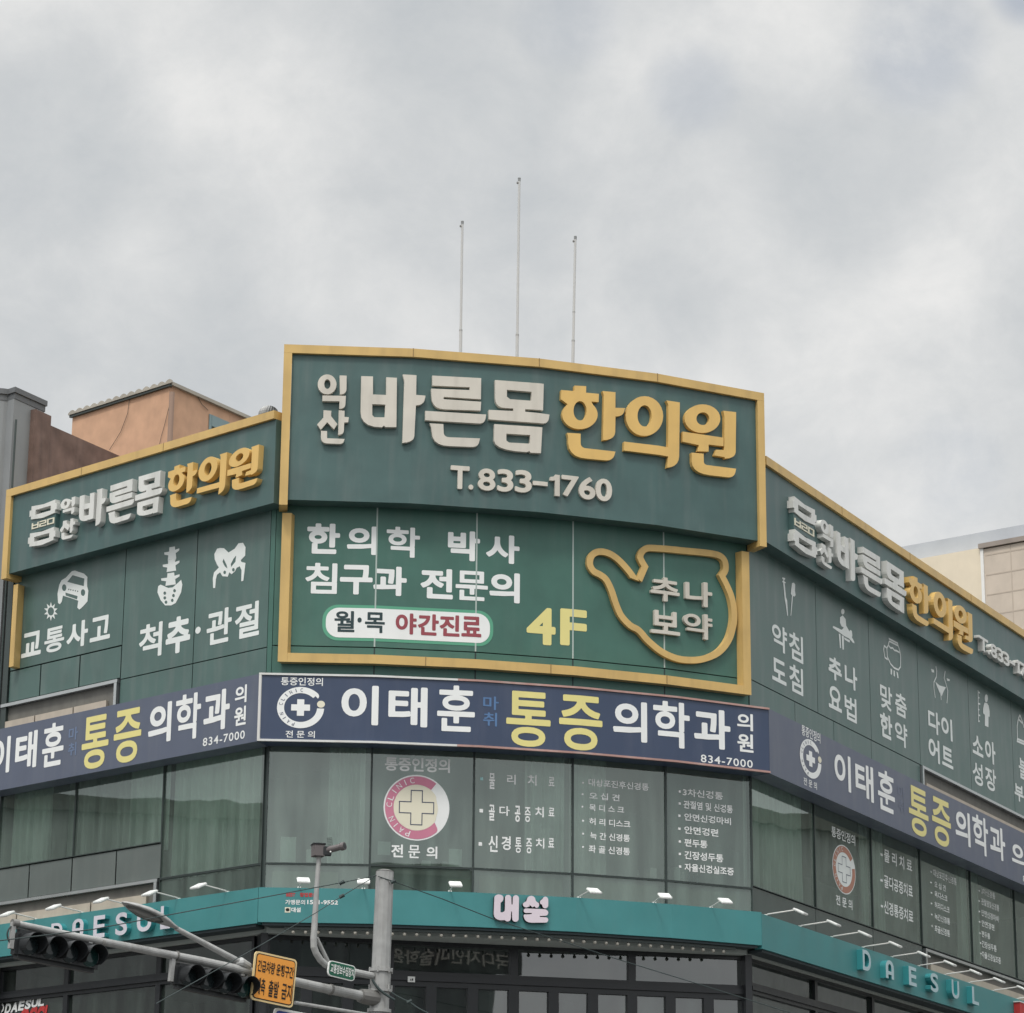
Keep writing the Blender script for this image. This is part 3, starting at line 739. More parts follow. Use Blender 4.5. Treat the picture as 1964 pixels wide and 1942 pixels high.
# turbine ventilator
vc = at_depth(*px('A', 1757, 528), 43.2); vr = .165
VT = thing('roof_ventilator', 'grey finned turbine ventilator just left of the tall centre sign', 'roof ventilator', (vc.x, vc.y, 14.3))
bm = B(); tube(bm, [(vc.x, vc.y, 14.3), (vc.x, vc.y, vc.z-.10)], .10, 20); obj('duct', bm, M_GALV, VT)
bm = B()
for k in range(22):
    a0 = 2*math.pi*k/22; prev = None
    for j in range(9):
        th = -1.0+2.5*j/8; rr = vr*math.cos(th*.95); zz = vc.z+vr*.85*math.sin(th)
        a = a0+.25*th
        p = Vector((vc.x+rr*math.cos(a), vc.y+rr*math.sin(a), zz)); q_ = Vector((vc.x+.86*rr*math.cos(a+.2), vc.y+.86*rr*math.sin(a+.2), zz))
        v1, v2 = bm.verts.new(p), bm.verts.new(q_)
        if prev: bm.faces.new([prev[0], v1, v2, prev[1]])
        prev = (v1, v2)
obj('vanes', bm, M_GALV, VT)
bm = B(); tube(bm, [(vc.x, vc.y, vc.z+vr*.78), (vc.x, vc.y, vc.z+vr*.9)], [.07, .03], 20); tube(bm, [(vc.x, vc.y, vc.z-.13), (vc.x, vc.y, vc.z-.09)], .12, 20); obj('cap', bm, M_GALV, VT)
bm = B(); tube(bm, [(vc.x, vc.y, vc.z-.1), (vc.x, vc.y, vc.z+.13)], .06, 12); obj('core', bm, M_FRAME, VT)

# big beige building behind the right wing
YK = at_depth(*px('Y', 1290, 520), 74.0)
DB = Vector((math.cos(R(-38)), math.sin(R(-38))))
BF = Line([YK.xy-16*DB, YK.xy, YK.xy+26*DB], 1)
BG = thing('apartment_block', 'large cream and beige tiled block rising behind the right wing', 'building', (YK.x+6, YK.y+4, 0))
BL = 7.0; zt = YK.z; zp = BF.inv(*px('Y', 1265, 400), -1.0, [0])[1]
zcr = BF.inv(*px('Y', 800, 640), 0, [0])[1]
bm = B(); band(bm, BF, -16, -.04, .1, zcr, -12, 0); obj('wall', bm, M_CREAM, BG)
bm = B(); band(bm, BF, -16, BL, zcr+.002, zp, -11.5, -.55); obj('parapet', bm, M_PARAP, BG)
bm = B(); band(bm, BF, -.03, .06, .1, zt-.1, -.4, .05); obj('corner_strip', bm, M_WHITEP, BG)
bm = B(); band(bm, BF, .064, BL, .1, zt-.12, -12, .02); obj('wall', bm, M_TILE, BG)
bm = B(); band(bm, BF, -.06, BL, zt-.1, zt+.03, -.5, .10); obj('coping', bm, mat('dark_coping', (.28, .24, .21), .7, mott=.2), BG)
bm = B()
zj = [BF.inv(*px('Y', 1500, y), .02, [1])[1] for y in (645, 950, 1255, 1560)]; ph = (zj[0]-zj[3])/3
for k in range(12): band(bm, BF, .11, BL, zj[0]-ph*k-.018, zj[0]-ph*k+.018, .0, .026)
uj = BF.inv(*px('Y', 1742, 900), .02, [1])[0]
for k in range(int(BL/uj)-1): band(bm, BF, uj*(k+1)-.015, uj*(k+1)+.015, .1, zt-.13, .0, .025)
obj('tile_joints', bm, M_TILEJ, BG)

# ------------------------------------------------------------------ drawn letters of the roof signs (outlines in picture windows D and E)
def toC(w_, L, d=0.0): return [HEAD.inv(*px(w_, x, y), d) for x, y in L]
GL = {}
def glyph(ch, *loops):
    lp = [toC(w_, L) for w_, L in loops]
    xs = [p[0] for l in lp for p in l]; ys = [p[1] for l in lp for p in l]
    r = (min(xs), max(xs), min(ys), max(ys))
    nl = [[((x-r[0])/(r[1]-r[0]), (y-r[2])/(r[3]-r[2])) for x, y in l] for l in lp]
    GL[ch] = (flat_poly(nl), r)
def rnd(p, q, c, n=5):
    """quarter-round corner from p to q with control c"""
    return [((1-t)**2*p[0]+2*t*(1-t)*c[0]+t*t*q[0], (1-t)**2*p[1]+2*t*(1-t)*c[1]+t*t*q[1]) for t in [i/n for i in range(n+1)]]
glyph('바',
  ('D', [(780,308),(862,310),(862,437),(955,441),(955,316),(1030,320),(1026,667),(948,666),(939,655)]+rnd((925,668),(775,560),(775,668))),
  ('D', [(857,505),(948,508),(944,598),(872,597),(857,582)]),
  ('D', [(1070,296),(1167,302),(1165,440),(1230,445)]+rnd((1228,460),(1163,514),(1222,512))+rnd((1152,730),(1068,778),(1150,772))+[(1082,345)]))
glyph('른',
  ('D', [(1278,304),(1620,322),(1618,470),(1357,454),(1357,470),(1620,488),(1616,550)]+rnd((1370,542),(1272,450),(1272,540))+[(1270,396),(1538,406),(1540,386),(1278,374)]),
  ('D', [(1228,552),(1655,578)]+rnd((1653,590),(1610,641),(1650,640))+[(1228,618)]),
  ('D', [(1258,640),(1355,645)]+rnd((1357,700),(1400,738),(1357,738))+[(1612,746)]+rnd((1608,762),(1560,806),(1602,806))+rnd((1400,800),(1274,700),(1276,798))+[(1270,668)]))
glyph('몸',
  ('D', [(1717,335),(2058,362),(2053,548),(1928,540),(1928,558),(2098,578)]+rnd((2096,590),(2055,641),(2094,640))+[(1673,612),(1673,545),(1845,553),(1845,535)]+rnd((1790,532),(1718,460),(1718,530))),
  ('D', [(1800,403),(1973,418),(1971,481),(1822,470),(1800,452)]),
  ('D', [(1712,645),(2048,668),(2038,850),(1966,846),(1956,834)]+rnd((1943,842),(1710,760),(1714,832))),
  ('D', [(1796,712),(1963,722),(1961,783),(1815,775),(1796,760)]))
glyph('한',
  ('E', [(509,413),(510,374),(592,378),(591,424),(681,432),(679,490),(628,486)]+ell(548,578,124,102,-42,226,30)+[(415,470),(417,405)]),
  ('E', ell(549,551,46,68)),
  ('E', [(706,412),(797,420),(796,530),(865,532)]+rnd((860,545),(797,591),(855,592))+rnd((795,700),(710,758),(792,756))+[(716,445)]),
  ('E', [(458,706),(553,712)]+rnd((553,780),(590,815),(555,812))+[(797,838)]+rnd((793,850),(730,900),(785,902))+rnd((600,888),(466,780),(472,880))+[(466,740)]))
glyph('의',
  ('E', ell(1000,588,131,140)), ('E', ell(1001,587,50,75)),
  ('E', [(1155,478),(1248,492)]+rnd((1243,870),(1158,951),(1240,946))+[(1166,872),(856,830),(858,768),(1166,808),(1168,510)]))
glyph('원',
  ('E', ell(1407,606,125,101)), ('E', ell(1410,606,46,45)),
  ('E', [(1268,697),(1554,740),(1555,800),(1450,788),(1450,838),(1372,835),(1382,792),(1268,768)]),
  ('E', [(1553,550),(1643,560)]+rnd((1640,840),(1565,886),(1636,886))+[(1562,876),(1490,864),(1502,824),(1560,826),(1562,590)]),
  ('E', [(1330,845),(1415,852)]+rnd((1416,910),(1450,934),(1418,932))+[(1643,958)]+rnd((1640,972),(1590,1019),(1634,1020))+rnd((1460,1004),(1332,910),(1336,990))+[(1332,880)]))
glyph('익',
  ('D', ell(540,366,66,70)), ('D', ell(542,364,22,34)),
  ('D', [(628,303),(677,305)]+rnd((676,400),(630,437),(674,436))),
  ('D', [(507,444),(672,447)]+rnd((668,510),(625,538),(664,538))+[(627,485),(507,483)]))
glyph('산',
  ('D', [(515,548),(570,552),(568,590),(612,645),(588,682),(541,632),(495,685),(470,648),(514,600)]),
  ('D', [(622,548),(662,552),(662,595),(693,597),(688,633),(660,634)]+rnd((658,690),(618,721),(655,720))),
  ('D', [(497,692),(540,695),(540,745),(662,750)]+rnd((660,758),(625,785),(655,786))+rnd((550,782),(497,740),(498,782))))
def add_glyph(th, f, ch, d0, d1, m, rect, name='letter', side=0):
    bm = B(); stamp(bm, GL[ch][0] if ch in GL else flat_text(ch, .030), f, d0, d1, rect, side=side)
    return obj(name, bm, m, th)
def add_text(th, f, s, d0, d1, m, rect, wgt=.022, name='lettering', space=1.0, skew=0.0):
    bm = B(); stamp(bm, flat_text(s, wgt, space, asp(rect)), f, d0, d1, rect, skew); return obj(name, bm, m, th)
def RP(w_, xl, xr, yt, yb, d, segs, f=WALL): return rect_px(f, w_, xl, xr, yt, yb, d, segs)

# ------------------------------------------------------------------ roof sign, centre
p0 = HEAD.pt(HW/2, 13.1, -.2)
S1 = thing('roof_sign', 'tall curved dark green roof sign with gold top edge, phone number and big gold letters', 'sign', p0, 'raised clinic signs along the roof edge')
bm = B(); band(bm, HEAD, .122, HW-.122, 13.265, 15.47, -.30, 0); obj('panel', bm, M_GREEN, S1)
bm = B(); band(bm, HEAD, 0, HW, 15.472, 15.60, -.42, .06); band(bm, HEAD, 0, .12, 13.17, 15.47, -.30, .06); band(bm, HEAD, HW-.12, HW, 13.17, 15.47, -.30, .06)
obj('frame', bm, M_GOLD, S1)
bm = B()
for u in HEAD.joints(): band(bm, HEAD, u-.006, u+.006, 15.476, 15.604, .03, .064)
obj('joint', bm, mat('dark_gold_joint', (.28, .18, .07), .7), S1)
bm = B()
P_ = [HEAD.pt(u, 0, -.35) for u in (.15, HW/4, HW/2, HW*3/4, HW-.15)]; Q_ = [WALL.pt(u, 0, -.15) for u in (UB-.5, UB*.5, .5)]
prism(bm, [p.xy for p in P_]+[p.xy for p in Q_], 14.31, 15.1); obj('backing', bm, M_CONC, S1)
for ch in '익산바른몸': add_glyph(S1, HEAD, ch, 0, .07, M_BEIGE, GL[ch][1])
for ch in '한의원': add_glyph(S1, HEAD, ch, 0, .07, M_GOLDL, GL[ch][1])
for s, w_, xl, xr, yt, yb in (('T', 'D', 1408,1540,936,1098), ('.', 'D', 1533,1567,1068,1103), ('8', 'D', 1600,1722,955,1110), ('3', 'D', 1735,1848,960,1118), ('3', 'D', 1860,1977,966,1124),
                              ('-', 'E', 222,325,1045,1074), ('1', 'E', 340,410,997,1146), ('7', 'E', 424,543,1005,1152), ('6', 'E', 545,660,1014,1172), ('0', 'E', 662,777,1026,1184)):
    rc = rect_px(HEAD, w_, xl, xr, yt, yb, 0, None); bm = B(); stamp(bm, one_fig() if s == '1' else flat_text(s, .04 if s not in '.-' else 0, 1, asp(rc)), HEAD, 0, .05, rc); obj('digit' if s.isdigit() else 'letter', bm, M_BEIGE, S1)
# small bright stain
# ------------------------------------------------------------------ roof signs on the wings
HD = .25
def logo(th, f, rect, d):
    """the framed double-square emblem in the left corner of both wing signs"""
    u0, u1, z0, z1 = rect; W_, H_ = u1-u0, z1-z0
    def L(pts): return [(u0+x*W_, z0+y*H_) for x, y in pts]
    for y0 in (.62, 0.0):
        bm = B()
        stamp(bm, flat_poly([L([(.06,y0+.06),(.5,y0+.02),(.94,y0+.06),(.94,y0+.13),(1,y0+.13),(1,y0+.27),(.94,y0+.27),(.94,y0+.36),(.5,y0+.33),(.06,y0+.36),(.06,y0+.27),(0,y0+.27),(0,y0+.13),(.06,y0+.13)]),
                            L([(.22,y0+.14),(.78,y0+.14),(.78,y0+.25),(.22,y0+.25)])]), f, d, d+.10); obj('emblem', bm, M_WHITER, th)
    bm = B(); stamp(bm, flat_poly([L([(.06,.365),(.94,.365),(.94,.675),(.06,.675)])]), f, d, d+.08); obj('emblem_bar', bm, [M_GREEN], th)
    for k, s in enumerate('ㅂㄹㅁ'):
        bm = B(); stamp(bm, flat_text(s, .01), f, d+.08, d+.092, (u0+(.09+.285*k)*W_, u0+(.09+.285*k+.25)*W_, z0+.45*H_, z0+.585*H_)); obj('letter', bm, M_CREAMV, th)
def wing(name, label, u0, u1, zt_, segs, base_u):
    t = thing('roof_sign', label, 'sign', WALL.pt(base_u, 13.1, .1), 'raised clinic signs along the roof edge')
    return t
S2 = wing('roof_sign', 'left wing roof sign rising to the right, framed in gold at its left end', -6.0, 0, 14.5, LS, -3)
S3 = wing('roof_sign', 'right wing roof sign slanting down to the right under a thin gold edge', UB, UE, 14.5, RS, UB+6)
LE, RE = -5.95, UE-.3
bm = B(); band(bm, LW, LE+.13, .205, 13.21, 14.47, .0, HD); obj('panel', bm, M_GREEN, S2)
bm = B(); band(bm, LW, LE, .205, 14.472, 14.595, -.2, HD+.05); band(bm, LW, LE, LE+.13, 13.13, 14.47, .0, HD+.05); obj('frame', bm, M_GOLD, S2)
bm = B(); band(bm, RW, UB+.12, RE, 13.33, 14.53, .0, HD); obj('panel', bm, M_GREEN, S3)
bm = B(); band(bm, RW, UB+.12, RE, 14.532, 14.67, -.2, HD+.05); obj('frame', bm, M_GOLD, S3)
for u in (-2.2, -4.1): 
    bm = B(); band(bm, LW, u-.006, u+.006, 14.476, 14.599, HD, HD+.053); obj('joint', bm, MATS['dark_gold_joint'], S2)
for u in (UB+3.2, UB+6.3, UB+9.4, UB+12.5):
    bm = B(); band(bm, RW, u-.006, u+.006, 14.536, 14.674, HD, HD+.053); obj('joint', bm, MATS['dark_gold_joint'], S3)
LD = .10
for ch, xl, xr, yt, yb in (('익',395,490,1075,1185),('산',390,490,1215,1340),('바',517,690,1028,1262),('른',697,878,970,1228),('몸',884,1062,915,1182),
                           ('한',1095,1288,850,1122),('의',1290,1480,800,1062),('원',1487,1690,745,1010)):
    add_glyph(S2, LW, ch, HD, HD+LD, M_GOLDL if ch in '한의원' else M_WHITER, RP('A', xl, xr, yt, yb, HD+LD, [0], LW))
logo(S2, LW, RP('A', 188, 366, 1102, 1385, HD+LD, [0], LW), HD)
for ch, xl, xr, yt, yb in (('익',492,583,590,748),('산',487,583,758,905),('바',607,757,690,985),('른',778,928,800,1090),('몸',945,1098,905,1200),
                           ('한',1118,1275,1000,1300),('의',1285,1425,1100,1398),('원',1432,1565,1192,1492)):
    add_glyph(S3, RW, ch, HD, HD+LD, M_GOLDL if ch in '한의원' else M_WHITER, RP('M', xl, xr, yt, yb, HD+LD, [0], RW))
logo(S3, RW, RP('M', 300, 466, 452, 818, HD+LD, [0], RW), HD)
ua, za_ = WALL.inv(*px('M', 1600, 1380), HD+LD, RS); ub, _ = WALL.inv(*px('M', 2030, 1620), HD+LD, RS); _, zb_ = WALL.inv(*px('M', 1622, 1488), HD+LD, RS)
x_ = ua; wid = (ub-ua)
for s, a, b in (('T',0,.14),('.',.13,.16),('8',.18,.28),('3',.285,.38),('3',.385,.48),('-',.495,.575),('1',.59,.65),('7',.665,.76),('6',.77,.87),('0',.88,.98)):
    h0, h1 = (zb_, za_) if s not in '.-' else ((zb_, zb_+.07) if s == '.' else ((za_+zb_)/2-.03, (za_+zb_)/2+.03))
    rc = (ua+a*wid, ua+b*wid, h0, h1); bm = B(); stamp(bm, one_fig() if s == '1' else flat_text(s, .04 if s not in '.-' else 0, 1, asp(rc)), RW, HD, HD+LD, rc); obj('digit' if s.isdigit() else 'letter', bm, M_WHITER, S3)

# ------------------------------------------------------------------ gold framed window sign in the centre
WS1 = thing('window_sign', 'green window sign in a gold frame with a gold teapot outline and yellow 4F', 'sign', WALL.pt(UB/2, 10.9, .02))
bm = B(); band(bm, WALL, .27, 7.08, 10.925, 11.055, .004, .13); band(bm, WALL, .14, .268, 10.925, 13.12, .004, .13); band(bm, WALL, 7.082, 7.21, 10.925, 13.12, .004, .13)
obj('frame', bm, M_GOLD, WS1)
bm = B()
for u in (2.18, 4.0, 5.8): band(bm, WALL, u-.006, u+.006, 10.93, 11.06, .02, .134)
obj('joint', bm, MATS['dark_gold_joint'], WS1)
V0 = .004
def vinyl(th, items, m, segs, w_, wgt=.03, f=WALL, d=V0, name='lettering'):
    for s, xl, xr, yt, yb in items: add_text(th, f, s, d, None, m, rect_px(f, w_, xl, xr, yt, yb, d, segs), wgt, name)
vinyl(WS1, (('한',400,632,160,374),('의',682,893,180,380),('학',960,1195,185,398),('박',1392,1618,213,423),('사',1662,1897,240,440),
            ('침',388,612,438,654),('구',632,862,452,660),('과',868,1102,462,668),('전',1200,1428,478,690),('문',1447,1674,495,702),('의',1685,1899,505,716)), M_WHITEL, CS, 'F', .046)
pu0, pz = WALL.inv(*px('F', 508, 845), V0, CS); pu1, _ = WALL.inv(*px('F', 1712, 900), V0, CS)
_, pzt = WALL.inv(*px('F', 1100, 748), V0, CS); _, pzb = WALL.inv(*px('F', 1100, 1000), V0, CS)
def pill(u0, u1, z0, z1):
    r = (z1-z0)*.42
    return ell(u1-r, z1-r, r, r, 90, 0, 8)+ell(u1-r, z0+r, r, r, 0, -90, 8)+ell(u0+r, z0+r, r, r, -90, -180, 8)+ell(u0+r, z1-r, r, r, 180, 90, 8)
bm = B(); stamp(bm, flat_poly([pill(pu0, pu1, pzb, pzt)]), WALL, V0); obj('border', bm, M_LTGREEN, WS1)
bm = B(); stamp(bm, flat_poly([pill(pu0+.05, pu1-.05, pzb+.045, pzt-.045)]), WALL, V0+.003); obj('plate', bm, M_WHITEL, WS1)
vinyl(WS1, (('월',592,735,776,924),('·',755,785,822,858),('목',808,948,785,930)), M_DARKTXT, CS, 'F', .04, d=V0+.006)
vinyl(WS1, (('야',1024,1172,792,940),('간',1182,1328,798,948),('진',1335,1475,805,955),('료',1488,1628,815,958)), M_MAROON, CS, 'F', .042, d=V0+.006)
vinyl(WS1, (('4',184,388,752,1014),('F',420,608,764,1022)), M_YEL, CS, 'G', .05)
def ribbon(path, wd, closed=True):
    """mitred ribbon along a path -> outer and inner outlines"""
    n = len(path); O, I = [], []
    for i in range(n):
        a, b, c = Vector(path[i-1]), Vector(path[i]), Vector(path[(i+1) % n])
        if not closed and i == 0: a = b-(c-b)
        if not closed and i == n-1: c = b+(b-a)
        t1, t2 = (b-a).normalized(), (c-b).normalized()
        n1, n2 = Vector((t1.y, -t1.x)), Vector((t2.y, -t2.x)); m = n1+n2
        m = m/max(.35, m.dot(n1)) if m.length > 1e-6 else n1
        O.append(tuple(b+m*wd/2)); I.append(tuple(b-m*wd/2))
    return [O, I] if closed else [O+I[::-1]]
pot = [(958,590),(1010,468),(988,430),(976,398),(990,362),(1022,340),(1060,337),(1180,345),(1310,358),(1420,368),(1500,380),(1545,398),(1570,435),(1573,490),(1548,530),
       (1588,610),(1618,690),(1634,790),(1628,880),(1595,985),(1525,1070),(1425,1115),(1330,1126),(1230,1113),(1125,1065),(1035,992),(985,935),(955,908),(905,880),(845,815),(808,735),(775,635),(738,560),(695,525),(650,500),(624,455),(630,402),(662,370),(712,363),(772,382),(830,425),(890,490),(930,545)]
def smooth_path(P, sharp, n=5):
    o = []; m = len(P)
    for i in range(m):
        p0, p1, p2, p3 = (Vector(P[(i+k) % m]) for k in (-1, 0, 1, 2))
        if i in sharp: p0 = p1-(p2-p1)
        if (i+1) % m in sharp: p3 = p2+(p2-p1)
        for k in range(n):
            t = k/n; q = .5*((2*p1)+(p2-p0)*t+(2*p0-5*p1+4*p2-p3)*t*t+(3*p1-p0-3*p2+p3)*t*t*t); o.append((q.x, q.y))
    return o
pp = [WALL.inv(*px('G', x, y), .03, CS) for x, y in smooth_path(pot, (0, 1, 14))]
bm = B(); stamp(bm, flat_poly(ribbon(pp, .098)), WALL, .004, .07); obj('teapot_outline', bm, M_GOLD, WS1)
for s, xl, xr, yt, yb in (('추',1060,1262,540,708),('나',1303,1492,568,742),('보',1062,1265,775,938),('약',1292,1493,792,970)):
    add_text(WS1, WALL, s, .004, .06, M_BEIGE, rect_px(WALL, 'G', xl, xr, yt, yb, .06, CS), .034, 'letter')

# ------------------------------------------------------------------ left film sign
WS2 = thing('window_sign', 'grey green window sign with white car, spine and hip pictures', 'sign', WALL.pt(-3, 11.2, .02))
bm = B(); band(bm, WALL, -5.84, -5.73, 11.72, 13.04, .004, .16); obj('frame', bm, M_GOLD, WS2)
vinyl(WS2, (('교',142,270,450,606),('통',291,420,418,578),('사',437,575,380,548),('고',590,722,347,503),
            ('척',910,1060,395,616),('추',1085,1245,348,586),('관',1352,1515,300,523),('절',1537,1697,260,484)), M_FWHT, LS, 'B', .046)
add_text(WS2, WALL, '·', V0, None, M_FWHT, RP('B', 1278, 1313, 415, 460, V0, LS), .03)
def pic(th, w_, segs, loops, m, name='picture', d=V0, f=WALL):
    bm = B(); stamp(bm, flat_poly([[f.inv(*px(w_, x, y), d, segs) for x, y in L] for L in loops]), f, d); return obj(name, bm, m, th)
pic(WS2, 'A', LS, [[(470,1552),(490,1548),(550,1568),(572,1590),(570,1650),(578,1680),(572,1750),(550,1775),(530,1795),(518,1803),(506,1790),(512,1745),(470,1730),(412,1712),(404,1752),(392,1768),(380,1760),(376,1700),(388,1640),(402,1612),(430,1595)],
                   [(475,1578),(552,1600),(548,1650),(440,1622)], ell(420,1660,14,22), ell(543,1692,14,22), [(428,1692),(508,1715),(504,1737),(430,1712)]]+[ell(x, y, 4, 5, n=8) for x, y in ((450,1671),(463,1674),(478,1677),(493,1680),(508,1684))], M_FWHT)
st = []
for k in range(20):
    a = 2*math.pi*k/20; rr = 1.0 if k % 2 == 0 else .55
    st.append((333+46*rr*math.sin(a), 1815-62*rr*math.cos(a)))
pic(WS2, 'A', LS, [st, ell(333, 1815, 20, 27)], M_FWHT)
sp = []
for cy, s_ in ((1410, .9), (1490, 1.0), (1580, 1.1)):
    dx = -4*(cy-1410)/80
    c0 = 1128+dx
    sp.append([(c0-22*s_, cy-14),(c0+18*s_, cy-20),(c0+20*s_, cy+2),(c0+50*s_, cy-8),(c0+50*s_, cy+6),(c0+24*s_, cy+24),(c0+28*s_, cy+58),(c0-34*s_, cy+68),(c0-30*s_, cy+38),(c0-58*s_, cy+34),(c0-60*s_, cy+20),(c0-24*s_, cy+14)])
sp += [[(1050,1640),(1075,1650),(1100,1662),(1130,1658),(1160,1632),(1185,1608),(1193,1640),(1185,1690),(1150,1760),(1120,1776),(1080,1776),(1050,1740),(1030,1690),(1035,1650)]]
sp += [ell(x, y, 9, 11, n=10) for x, y in ((1078,1696),(1142,1680),(1078,1727),(1135,1712),(1086,1755),(1127,1743))]
pic(WS2, 'A', LS, sp, M_FWHT)
pv_ = [[(1440,1400),(1420,1405),(1402,1440),(1405,1475),(1420,1510),(1432,1528),(1400,1560),(1392,1600),(1394,1662),(1408,1662),(1412,1605),(1420,1575),(1440,1560),(1455,1585),(1490,1588),(1500,1560),(1515,1572),(1538,1552),(1548,1530),(1568,1520),(1580,1545),(1578,1618),(1592,1615),(1602,1530),(1606,1498),(1580,1492),(1575,1480),(1604,1450),(1606,1395),(1590,1366),(1560,1370),(1535,1405),(1495,1430),(1465,1402)],
       [(1462,1470),(1482,1510),(1488,1535),(1470,1520),(1456,1490)], [(1545,1450),(1540,1490),(1512,1525),(1510,1505),(1528,1470)], ell(1470,1560,9,12,n=10), ell(1527,1543,9,12,n=10)]
pic(WS2, 'A', LS, pv_, M_FWHT)

# ------------------------------------------------------------------ right film sign
WS3 = thing('window_sign', 'long grey window sign with five columns of paired white words on right wing', 'sign', WALL.pt(UB+6, 11.2, .02))
vinyl(WS3, (('약',150,255,1318,1500),('침',270,368,1378,1567),('도',150,250,1562,1722),('침',272,368,1605,1795),('추',547,640,1548,1705),('나',662,750,1606,1765)), M_FWHT, RS, 'M', .042)
vinyl(WS3, (('요',550,642,62,225),('법',664,748,132,302),('맞',915,1000,55,222),('춤',1020,1102,112,270),('한',915,1000,255,425),('약',1020,1107,318,480),
            ('다',1255,1337,235,390),('이',1347,1425,278,430),('어',1257,1335,428,590),('트',1352,1430,492,628),('소',1567,1642,410,545),('아',1657,1730,445,600),('성',1569,1640,598,755),('장',1659,1735,638,795)), M_FWHT, RS, 'N', .042)
vinyl(WS3, (('불',1895,1970,578,720),('면',1985,2060,640,790),('부',1865,1930,755,872),('종',1945,2020,790,950)), M_FWHT, RS, 'N', .042)
pic(WS3, 'M', RS, [[(222,980),(243,986),(241,998),(235,998),(237,1010),(246,1015),(246,1022),(238,1020),(248,1120),(256,1145),(262,1250),(257,1252),(248,1180),(240,1140),(228,1018),(221,1012),(222,1004),(229,1006),(228,994),(222,992)]], M_FWHT)
pic(WS3, 'M', RS, [[(290,1020),(305,1018),(313,1032),(311,1075),(316,1105),(308,1116),(297,1112),(284,1250),(280,1250),(290,1110),(282,1095),(285,1065)]], M_FWHT)
pic(WS3, 'M', RS, [ell(648,1222,12,20,n=14), [(628,1262),(648,1248),(668,1275),(672,1320),(695,1362),(700,1350),(712,1358),(716,1392),(712,1402),(728,1432),(730,1446),(718,1440),(705,1425),(690,1410),(660,1395),(578,1335),(580,1322),(640,1350),(655,1335),(640,1325),(628,1300)],
                   [(620,1375),(632,1382),(636,1478),(628,1478)], [(640,1388),(655,1395),(656,1490),(646,1488)], [(655,1402),(700,1425),(695,1440),(662,1420)]], M_FWHT)
def lines(th, w_, segs, paths, wd, m, d=V0, name='picture', f=WALL, closed=False):
    bm = B()
    for L in paths: stamp(bm, flat_poly(ribbon([f.inv(*px(w_, x, y), d, segs) for x, y in L], wd, closed)), f, d)
    return obj(name, bm, m, th)
lines(WS3, 'M', RS, [[(972,1412),(1035,1445),(1038,1462),(975,1430)],[(975,1432),(968,1460),(958,1480),(962,1540),(985,1590),(1010,1618),(1040,1632),(1055,1610),(1056,1540),(1050,1500),(1040,1465)],
                     [(972,1462),(985,1478),(1000,1478),(1012,1494),(1028,1498),(1048,1510)],[(962,1482),(940,1462),(936,1490),(945,1545),(965,1560)]], .03, M_FWHT)
pic(WS3, 'M', RS, [[(985,1622),(996,1630),(994,1668),(985,1662)],[(1006,1634),(1015,1640),(1016,1682),(1006,1672)],[(1026,1645),(1036,1652),(1042,1692),(1032,1688)]], M_FWHT)
lines(WS3, 'M', RS, [[(1304,1608),(1310,1640),(1308,1680),(1290,1720),(1290,1760),(1300,1830)],[(1370,1640),(1362,1690),(1375,1730),(1388,1780),(1382,1868)],[(1336,1795),(1342,1845)]], .028, M_FWHT)
pic(WS3, 'M', RS, [[(1300,1715),(1330,1742),(1375,1755),(1358,1785),(1345,1820),(1332,1795),(1312,1750)],[(1270,1625),(1290,1632),(1292,1652),(1275,1648)],[(1380,1690),(1402,1700),(1400,1712),(1384,1710)]], M_FWHT)
lines(WS3, 'W', RS, [[(190,40),(200,770)],[(200,90),(228,98)],[(200,210),(218,215)],[(200,350),(238,355)],[(200,480),(218,486)],[(200,610),(238,620)],[(200,745),(225,752)]], .03, M_FWHT)
pic(WS3, 'W', RS, [ell(378,225,36,92,n=18), [(340,322),(395,335),(430,390),(455,520),(455,640),(440,655),(428,640),(428,885),(405,880),(345,850),(345,600),(325,590),(305,560),(305,470),(320,380)]], M_FWHT)
lines(WS3, 'W', RS, [[(1145,610),(1115,690),(1100,760),(1085,860),(1090,1150),(1085,1205),(1300,1300)],[(1095,1155),(1300,1245)],[(1112,700),(1210,800)],[(1150,610),(1215,790),(1240,900)]], .04, M_FWHT)

